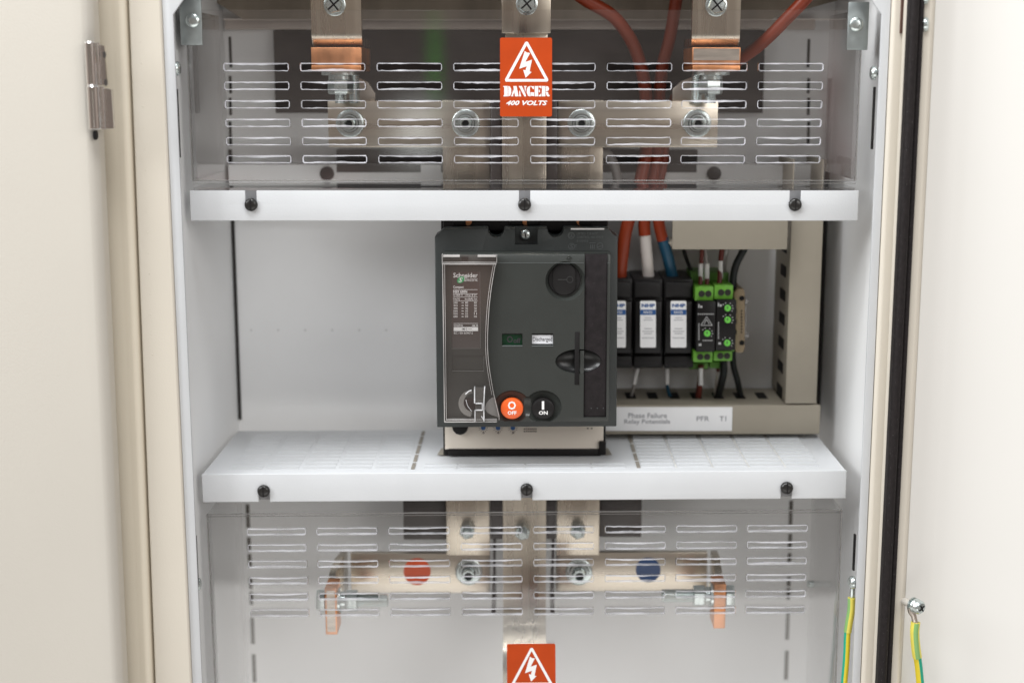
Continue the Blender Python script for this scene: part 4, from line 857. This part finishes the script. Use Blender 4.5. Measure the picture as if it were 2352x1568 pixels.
# fuse holders
CAPM = mat('cap_charcoal', (.015, .014, .014), .5, spec=.25); GRNK = mat('green_dark', (.10, .27, .03), .45)
for i, xc in enumerate((1419, 1488, 1558)):
    lb = ('black fuse holder half hidden behind the breaker', 'black fuse holder under the white cable sleeve', 'black fuse holder under the blue cable sleeve, beside the relays')[i]
    r = thing('fuse_holder', at(xc, 845, .12), lb, 'fuse holder', 'black fuse holders')
    sh = (i - 1) * 1.5; mb = MB(); mb.pprism([(xc - 34, 640), (xc + 34, 640), (xc + 35, 845), (xc - 33, 845)], .1130, .168); mb.build('body', BLK, r, bevel=.0012)
    mb = MB(); mb.pbox(xc - 30, 692, xc + 32, 812, .1040, .1128); mb.build('fuse_carrier', BLK, r, bevel=.0015)
    for q4 in ((xc - 30, 648, xc + 30, 684), (xc - 32, 818, xc + 32, 842)): mb = MB(); mb.pbox(*q4, .1085, .1128); mb.build('terminal_cap', CAPM, r, bevel=.0010)
    lbx = MB(); x0 = xc - 17.5; lbx.pprism([(x0 + 2, 691), (x0 + 34, 691), (x0 + 36, 693), (x0 + 36, 796), (x0 + 34, 798), (x0 + 2, 798), (x0, 796), (x0, 693)], .1034, .1039); lo = lbx.build('label', LBL, r)
    mb = MB(); mb.pbox(x0 + .3, 711, x0 + 35.7, 723, .1032, .1034); mb.text('NHP', x0 + 3, 697.5, x0 + 34, 705.5, .1032, bold=.05); mb.build('blue_band', BLUE, lo, smooth=False)
    mb = MB(); mb.text('NV32', x0 + 8, 714, x0 + 28, 720, .1030, bold=.01); mb.build('band_print', LBL, lo, smooth=False)
    mb = MB()
    for (y, w_) in ((729, 8), (734, 11), (754, 9), (760, 13), (765, 9), (775, 14)): mb.pbox(x0 + 18 - w_, y, x0 + 18 + w_, y + 1.6, .1032, .1034)
    mb.build('fine_print', mat('fine_grey', (.42, .42, .44), .5) if 'fine_grey' not in bpy.data.materials else bpy.data.materials['fine_grey'], lo, smooth=False)
# relays
def relay(label, X0, X1, yt, yb, tblk, bblk, rearT, rearB, dials, voff):
    r = thing('relay', at((X0 + X1) / 2, yb, .13), label, 'relay', 'green and black relays')
    mb = MB(); mb.pbox(X0, yt, X1, yb, .0950, .1400); mb.build('face', BLK, r, bevel=.0010)
    mb = MB(); mb.pbox(X0 - 5, yt - 2, X1 - 1, yb + 2, .1100, .166); mb.build('housing', GRN, r, bevel=.0008)
    for (x0, y0, x1, y1) in (tblk, bblk):
        mb = MB(); mb.pbox(x0, y0, x1, y1, .1010, .1500); o = mb.build('terminal_block', GRN, r, bevel=.0010)
        mb = MB()
        for f in (.36, .72):
            c = at(x0 + (x1 - x0) * f, (y0 + y1) / 2, .1009); mb.lathe(c, (0, -1, 0), [(.0027, 0), (.0027, .0003), (.0018, .0004)], 16)
        mb.build('terminal_screw', mat('screw_well', (.03, .03, .025), .35, .3) if 'screw_well' not in bpy.data.materials else bpy.data.materials['screw_well'], o)
    for q4 in (rearT, rearB): mb = MB(); mb.pbox(*q4, .1250, .160); mb.build('rear_terminal', GRNK, r, bevel=.0008)
    mb = MB()
    for (x, y) in dials: mb.lathe(at(x, y, .0948), (0, -1, 0), [(.0027, 0), (.0027, .0016), (.0022, .0020)], 20)
    d = mb.build('dial', GRNB, r); mb = MB()
    for (x, y) in dials: c = at(x, y, .0926); mb.box(c[0] - .0003, c[0] + .0003, .0925, .0929, c[2] - .0008, c[2] + .0012); mb.box(c[0] - .0006, c[0] + .0006, .09245, .0925, c[2] + .0006, c[2] + .001)
    mb.build('pointer', KPRINT, d)
    mb = MB(); Y = .0948
    mb.pbox(X0 + 4, yt + 6, X0 + 6.5, yt + 15, Y, Y + .0002); mb.pbox(X0 + 8, yt + 10, X0 + 13, yt + 15, Y, Y + .0002)
    for (x, y) in dials:
        for a_ in (-140, -110, -60, -25, 5, 35): mb.pbox(x + 12.5 * math.cos(math.radians(a_)) - 1.3, y + 12 * math.sin(math.radians(a_)) - 1, x + 12.5 * math.cos(math.radians(a_)) + 1.3, y + 12 * math.sin(math.radians(a_)) + 1, Y, Y + .0002)
    for i in range(9): mb.pbox(X0 + 4, yb - 30 - i * 4.4, X0 + 6.5, yb - 27.3 - i * 4.4, Y, Y + .0002)
    mb.pbox(X0 + 5, yb - 19, X0 + 11, yb - 14, Y, Y + .0002)
    if len(dials) == 1:
        for (a_, b_) in (((1623, 727), (1610, 747)), ((1623, 727), (1636, 747)), ((1610, 747), (1636, 747)), ((1623, 733), (1617, 744)), ((1623, 733), (1629, 744))):
            dx, dy = b_[0] - a_[0], b_[1] - a_[1]; L = math.hypot(dx, dy); nx_, ny_ = -dy / L * .7, dx / L * .7
            mb.sheet([(a_[0] + nx_, a_[1] + ny_), (b_[0] + nx_, b_[1] + ny_), (b_[0] - nx_, b_[1] - ny_), (a_[0] - nx_, a_[1] - ny_)], Y - .00005 * (1 + a_[0] % 3))
        for i in range(8): mb.pbox(1603 + i * 4.8, 720, 1606 + i * 4.8, 722.5, Y, Y + .0002)
        for i in range(6): mb.pbox(1614 + i * 4, 780.5, 1616.6 + i * 4, 783, Y, Y + .0002)
    mb.build('print', mat('pale_print', (.45, .45, .45), .5) if 'pale_print' not in bpy.data.materials else bpy.data.materials['pale_print'], r, smooth=False)
    return r
relay('black relay with a single green dial and triangle symbol, green terminals', 1600, 1643.5, 692, 808, (1596, 658, 1639, 691), (1592, 807, 1637, 832), (1587, 626, 1628, 657), (1583, 833, 1627, 848), [(1624, 765)], 0)
relay('black relay with three green dials, green terminals, beside the tan block', 1645, 1690.5, 689, 805, (1640.5, 655, 1684, 688), (1639, 805.5, 1682, 829), (1630, 626, 1674, 654), (1630, 830, 1671, 846), [(1671, 707), (1671, 734), (1670, 787)], 0)
r = thing('terminal_block', at(1702, 810, .12), 'tan terminal block clipped on the rail right of the relays', 'terminal block')
mb = MB(); mb.pprism([(1685, 672), (1694, 663), (1708, 663), (1711, 672), (1711, 800), (1706, 810), (1692, 810), (1685, 800)], .1150, .16); mb.build('body', TAN, r, bevel=.0008)
mb = MB()
for y in (685, 787): mb.lathe(at(1704, y, .1148), (0, -1, 0), [(.0022, 0), (.0020, .0003)], 14)
for y in (714, 738, 763): mb.pbox(1685, y - 5, 1692, y + 5, .1142, .1149)
for i in range(8): mb.pbox(1702, 712 + i * 7, 1705, 716 + i * 7, .1147, .1149)
mb.build('dark_well', BLKM, r)
mb = MB()
for y in (692, 771): mb.lathe(at(1711, y, .130), (1, 0, 0), [(.0025, 0), (.0026, .0015), (.0015, .0032)], 14)
mb.pbox(1711.5, 700, 1714.5, 770, .128, .131); mb.build('clear_bead', BEAD, r)
# wires with markers
def tagp(x0, y0, x1, y1, Y, tilt=0):
    return ('marker', TAGM, (x1 - x0) / 2, [((x0 + x1) / 2 + tilt, y0, Y), ((x0 + x1) / 2 - tilt, y1, Y)])
Gw = 'thin wires at the relays'
cable('dark red wire with white marker, leftmost into the relay tops', [('sheath', CABR, 5, [(1613, 560, .12), (1611, 600, .118), (1609, 640, .116), (1608, 660, .114)]), tagp(1604, 605, 1615, 645, .1165)], Gw, 'wire', 'wire')
cable('grey wire with white marker, second into the relay tops', [('sheath', CABG, 3.5, [(1617, 560, .12), (1621, 585, .118), (1624, 612, .116)]), ('ferrule', CABR, 5, [(1624, 640, .115), (1624, 660, .114)]), tagp(1618, 605, 1629.5, 645, .1160)], Gw, 'wire', 'wire')
cable('dark red wire with white marker, feeding the three-dial relay top', [('sheath', CABR, 6, [(1660, 560, .12), (1656, 590, .118), (1654, 625, .116), (1652, 658, .114)]), tagp(1649, 599, 1660.5, 639, .1160)], Gw, 'wire', 'wire')
cable('pale wire with tilted marker, behind the dark red wire at the right relay', [('sheath', CABG, 4, [(1672, 565, .13), (1666, 600, .128), (1662, 640, .128)]), tagp(1661, 573, 1671, 605, .1290, 3)], Gw, 'wire', 'wire')
cable('thick black wire curving down to the tan terminal block', [('sheath', CABK, 8.5, [(1716, 560, .115), (1702, 585, .116), (1690, 610, .118), (1684, 640, .120), (1684, 680, .124)])], Gw, 'wire', 'wire')
cable('thin black wire slanting down left of the relays', [('sheath', CABK, 4.5, [(1568, 565, .14), (1576, 592, .14), (1586, 618, .14), (1594, 650, .14)])], Gw, 'wire', 'wire')
cable('brown flared wire with white marker, below the single-dial relay', [('sheath', CABR, 7, [(1610, 838, .120), (1609, 860, .122), (1606, 890, .126), (1603, 918, .132)]), tagp(1603.5, 845, 1615, 884, .1180)], Gw, 'wire', 'wire')
cable('thick black wire below the three-dial relay', [('sheath', CABK, 8.5, [(1662, 830, .122), (1662, 855, .122), (1656, 885, .126), (1647, 918, .134)])], Gw, 'wire', 'wire')
cable('thick black wire leaving the tan terminal block downwards', [('sheath', CABK, 7, [(1682, 800, .13), (1685, 840, .130), (1694, 875, .130), (1703, 918, .136)])], Gw, 'wire', 'wire')
cable('thin pale wire with red ferrule between the two thick black wires', [('sheath', CABW, 3.5, [(1649, 850, .13), (1645, 880, .132), (1643, 916, .138)]), ('ferrule', CABR, 4.5, [(1649, 840, .13), (1649, 853, .13)])], Gw, 'wire', 'wire')
cable('grey wire with tilted marker, below the middle fuse holder', [('sheath', CABG, 4, [(1466, 840, .13), (1460, 870, .132), (1452, 900, .136), (1447, 918, .14)]), tagp(1454, 845, 1465, 882, .1290, 4)], Gw, 'wire', 'wire')
cable('blue wire with white marker, below the right fuse holder', [('sheath', CABB, 4, [(1531, 840, .13), (1532, 880, .132), (1536, 902, .136), (1543, 918, .14)]), tagp(1526, 845, 1537, 882, .1290, 0)], Gw, 'wire', 'wire')

# ================================================================== LOWER COMPARTMENT
for (x0, x1, lb) in ((1024.5, 1125, 'short silver bar leaving the breaker bottom, left of the centre bar'), (1278, 1377, 'short silver bar leaving the breaker bottom, right of the centre bar')):
    r = thing('busbar', at((x0 + x1) / 2, 1270, .094), lb, 'busbar', 'silver bars below the breaker')
    mb = MB(); mb.pbox(x0, 1105, x1, 1275, .0940, .1000); mb.build('bar', SIL, r, bevel=.0006)
    hex_bolt(r, (x0 + x1) / 2 - 1 + (0), 1213, .0938, 27, 18, .010, washer=False, proj=.006)
r = thing('busbar', at(1205, 1470, .05), 'long silver centre bar curling forward behind the lower warning sticker', 'busbar', 'silver bars below the breaker')
X0, X1 = at(1155.5, 1250, .094)[0], at(1254, 1250, .094)[0]; zq = at(1205, 1375, .094)[2]; zu = at(1205, 1100, .094)[2]; t = .006
path = [(.094, zu), (.094, zq)] + [(.094 - .030 * (1 - math.cos(a)) , zq - .030 * math.sin(a)) for a in [math.radians(12 * i) for i in range(1, 5)]]
l = path[-1]; path += [(l[0] - .014, l[1] - .0125), (l[0] - .020, l[1] - .020), (l[0] - .022, l[1] - .032), (l[0] - .022, l[1] - .10)]
mb = MB(); V = []; n = len(path)
for i, (y, z) in enumerate(path):
    a = path[max(i - 1, 0)]; b = path[min(i + 1, n - 1)]; d = Vector((b[0] - a[0], b[1] - a[1])).normalized(); nn = (-d.y, d.x) if (-d.y) > 0 else (d.y, -d.x)
    V += [(X0, y, z), (X1, y, z), (X1, y + abs(nn[0]) * t, z + nn[1] * t), (X0, y + abs(nn[0]) * t, z + nn[1] * t)]
Fc = []
for i in range(n - 1):
    for q in range(4): Fc.append((i * 4 + q, i * 4 + (q + 1) % 4, (i + 1) * 4 + (q + 1) % 4, (i + 1) * 4 + q))
Fc += [(0, 1, 2, 3), tuple((n - 1) * 4 + q for q in (3, 2, 1, 0))]
mb.add(V, Fc); mb.build('bar', SIL, r, ang=30); hex_bolt(r, 1200, 1216, .0938, 27, 18, .010, washer=False, proj=.006)
# side supports (dark)
for (x0, x1, yb_, lb) in ((926, 1024, 1239, 'dark square support left of the bars under the lower shelf'), (1377.5, 1474, 1233, 'dark square support right of the bars under the lower shelf')):
    mb = MB(); mb.pbox(x0, 1100, x1, yb_, .1050, .150); tag(mb.build('support_block', mat('support_brown', (.045, .036, .032), .45, var=.3) if 'support_brown' not in bpy.data.materials else bpy.data.materials['support_brown'], bevel=.0008), lb, 'support', 'dark supports under the lower shelf')
for (x0, x1, s) in ((1126.5, 1154, -1), (1256, 1277, 1)):
    lb = 'dark phase barrier with split tail, ' + ('left' if s < 0 else 'right') + ' of the long centre bar'
    r = thing('phase_barrier', at((x0 + x1) / 2, 1410, .1), lb, 'barrier', 'split phase barriers below the breaker')
    mb = MB(); mb.pbox(x0, 1105, x1, 1238, .0900, .14); mb.build('plate', bpy.data.materials['barrier_brown'], r, bevel=.001)
    xx = x0 + (9 if s < 0 else 15); mb = MB()
    mb.pprism([(xx - 3, 1239), (xx + 3, 1239), (xx + 1, 1330), (xx + 2, 1345), (xx + 3, 1408), (xx - 7, 1408), (xx - 5, 1345), (xx - 3, 1330)], .0920, .13); mb.build('tail', bpy.data.materials['barrier_brown'], r, bevel=.0005)
# horizontal bars, forward legs, copper ends, bolts, stickers
for s in (-1, 1):
    side = 'left' if s < 0 else 'right'
    if s < 0: x_in, x_out, yt_, yb_, cxa, cxb, cyt, cyb = 1125.5, 806, 1270, 1361, 746.5, 774, 1350, 1457
    else: x_in, x_out, yt_, yb_, cxa, cxb, cyt, cyb = 1277, 1624, 1268, 1357, 1667, 1640, 1341, 1443
    r = thing('busbar', at((x_in + x_out) / 2, yb_, .105), 'wide silver link bar with a %s dot, turning forward at its outer end' % ('red' if s < 0 else 'blue'), 'busbar', 'link bars below the breaker')
    mb = MB(); mb.pbox(x_in, yt_, x_out, yb_, .1040 if s else 0, .1100); mb.build('bar', SILH, r, bevel=.0006)
    xa_, _, za = at(x_out, yt_, .104); _, _, zb_b = at(x_out, yb_, .104); t = .006
    Y2 = .066; xf = at(752 if s < 0 else 1660, 1340, Y2)[0]; zt3 = at(cxa, cyt - 60, Y2)[2]; zb3 = at(cxa, cyb - 20, Y2)[2]
    xe = xa_ + s * .0035; mb = MB()
    pr = [(.1095, za), (.090, za), (Y2 + .006, za - .006), (Y2, za - .014), (Y2, zb_b - .014), (Y2 + .004, zb_b - .014), (.1095, zb_b)]
    n = len(pr); sl = lambda y: (xf - xe - s * t) * (.1095 - y) / (.1095 - Y2); V = [(xe + sl(y), y, z) for y, z in pr] + [(xe + s * t + sl(y), y, z) for y, z in pr]
    mb.add(V, [tuple(range(n)), tuple(range(2 * n - 1, n - 1, -1))] + [(i, i + n, (i + 1) % n + n, (i + 1) % n) for i in range(n)]); lg = mb.build('forward_leg', SIL, r, bevel=.0004)
    b2 = bmesh.new(); b2.from_mesh(lg.data); bmesh.ops.recalc_face_normals(b2, faces=b2.faces[:]); b2.to_mesh(lg.data); b2.free()
    hex_bolt(r, 1077 if s < 0 else 1330, 1312, .1038, 31, 15, .008)
    cu = thing('busbar', at((cxa + cxb) / 2, cyb, .04), ('copper bar end on edge, dull faced, long bolt through it, on the red dot side' if s < 0 else 'copper bar end on edge, bright faced, long bolt through it, on the blue dot side'), 'busbar', 'copper bar ends in the lower compartment')
    mb = MB(); mb.pbox(min(cxa, cxb), cyt, max(cxa, cxb), cyb, .0400, .0640); mb.build('bar', COP, cu, bevel=.0008)
    mb = MB()
    if s < 0: mb.pbox(751, 1356, 770, 1450, .0396, .0399); mb.build('cut_face', bpy.data.materials['dull_cut_face'], cu)
    yc = (1380 if s < 0 else 1369); ax = (1, 0, 0) if s < 0 else (-1, 0, 0); xo = at(cxa, yc, .05); k_ = mpp(yc, .05); c_ = Vector((xo[0], .052, xo[2])); A = Vector(ax)
    mb = MB(); hd = 19 * k_
    mb.lathe(c_ - A * hd, ax, [(24 * k_, 0), (26 * k_, .0008), (26 * k_, hd)], 6, rot=.5)
    p = c_ + A * (28 * k_)
    mb.lathe(p, ax, [(30 * k_, 0), (30 * k_, .0030)], 30); mb.lathe(p + A * .0034, ax, [(21 * k_, 0), (21 * k_, .0035)], 24); mb.lathe(p + A * .0072, ax, [(24 * k_, 0), (25.5 * k_, .0008), (25.5 * k_, .0088), (24 * k_, .0095)], 6, rot=.5)
    L = 119 * k_ - .0167 - .0005 if s < 0 else 120 * k_ - .0167
    nn_ = int(L / .0007); mb.lathe(p + A * .0167, ax, [((15.5 if i % 2 else 14) * k_, .0007 * i) for i in range(nn_)] + [(12 * k_, .0007 * nn_)], 20)
    mb.build('through_bolt', ZINC, cu)
    mb = MB(); dx_, dy_, rr = (958, 1312, 31) if s < 0 else (1489, 1308, 28.5); mb.pprism(circ(dx_, dy_, rr, 32)[:-1], .1034, .1038)
    tag(mb.build('phase_marker', REDDOT if s < 0 else BLUDOT), 'round red marker dot stuck on the left link bar' if s < 0 else 'round dark blue marker dot stuck on the right link bar', 'sticker', 'round phase marker dots')
# threaded stud on the right wall
c = at(1882, 1340, .10); mb = MB(); mb.lathe((XR, .10, c[2]), (-1, 0, 0), [((.0030 if i % 2 else .0027), .0007 * i) for i in range(30)], 16); tag(mb.build('threaded_stud', ZINC), 'short threaded stud sticking out of the right inner wall', 'stud')

# ================================================================== EARTH WIRES
def earth(label, root, path, r, sleeve_n, cross, scross):
    rt = thing('earth_wire', at(*root), label, 'wire', 'green and yellow earth wires')
    P = smooth_path([at(*p) for p in path], 8); k = sleeve_n
    pat = lambda i, q: 1 if (q % 12) in cross else 0
    mb = MB(); mb.tube(P[k:], r, 12, mfn=pat); mb.build('insulation', [YEL, GRW], rt, ang=60)
    pat = lambda i, q: 0 if (q % 12) not in scross else 1
    mb = MB(); mb.tube(P[:k + 1], r * 1.18, 12, mfn=pat); mb.build('sleeve', [YELS, GRWS], rt, ang=60)
    return rt
e1 = earth('green and yellow earth wire bolted beside the right mounting strip', (1950, 1560, -.012), [(1956, 1372, -.012), (1955, 1400, -.012), (1950, 1430, -.012), (1946, 1460, -.012), (1943, 1520, -.013), (1932, 1640, -.014)], .0026, 22, (4, 5, 6, 7, 8), (4, 5, 6))
c = at(1957, 1352, -.012); mb = MB(); mb.box(c[0] - .0012, c[0] + .002, -.014, -.010, c[2] - .006, c[2] + .009); mb.tube([at(1957, 1358, -.012), at(1956, 1374, -.012)], .0018, 10); lg = mb.build('lug', ZINC, e1, bevel=.0006)
mb = MB(); qx = at(1962, 1336, -.012); mb.lathe((qx[0] + .008, -.012, qx[2]), (-1, 0, 0), [(.003, 0), (.003, .0078)], 14); screw_head(mb, (qx[0], -.0125, qx[2]), (-1, -.1, 0), .0052, .0042); mb.build('screw', ZINC, e1)
YS = -.046
e2 = earth('green and yellow earth wire hanging from the stud on the open right door', (2110, 1560, YS), [(2103, 1428, YS - .006), (2101, 1452, YS - .006), (2104, 1490, YS - .005), (2110, 1530, YS - .003), (2116, 1600, YS), (2120, 1660, YS)], .0030, 20, (9, 10, 11, 0, 1, 2), (2, 3))
mb = MB(); a = Vector(at(2068, 1377, -.0400)); b = Vector(at(2096, 1387, -.0490)); mb.tube([a, b], .0029, 20); mb.build('standoff', CREAML, e2)
ax = (b - a).normalized(); mb = MB()
hx_ = Vector((.55, -.83, -.05)).normalized()
mb.lathe(b - hx_ * .0004, hx_, [(.0056, 0), (.0056, .0012), (.0042, .0014), (.0042, .0026), (.0056, .0028), (.0056, .0038), (.0050, .0046), (.0054, .0050), (.0052, .0078), (.0040, .0092), (.001, .0095)], 28); hd = mb.build('screw', ZINC, e2)
c = b + hx_ * .0093; mb = MB(); e1_ = hx_.cross(Vector((0, 0, 1))).normalized(); e2_ = hx_.cross(e1_)
for q, (u1, u2) in enumerate(((e1_ + e2_ * .6, e2_ - e1_ * .6), (e2_ - e1_ * .6, e1_ + e2_ * .6))):
    u1 = u1.normalized(); u2 = u2.normalized(); cc = c + hx_ * (.0001 * q); V = [cc + u1 * .0030 + u2 * .0006, cc - u1 * .003 + u2 * .0006, cc - u1 * .003 - u2 * .0006, cc + u1 * .003 - u2 * .0006]; mb.add(V, [(0, 1, 2, 3)])
mb.build('recess', BLKM, hd)
mb = MB(); p1 = at(2093, 1402, YS - .004); mb.tube([at(2094, 1396, YS - .004), at(2094, 1404, YS - .005), at(2099, 1414, YS - .006), at(2102, 1430, YS - .006)], [.0036, .0028, .0022, .0022], 12); mb.build('lug', mat('tinned_lug', (.62, .56, .50), .3, 1, var=.15, vs=200), e2)
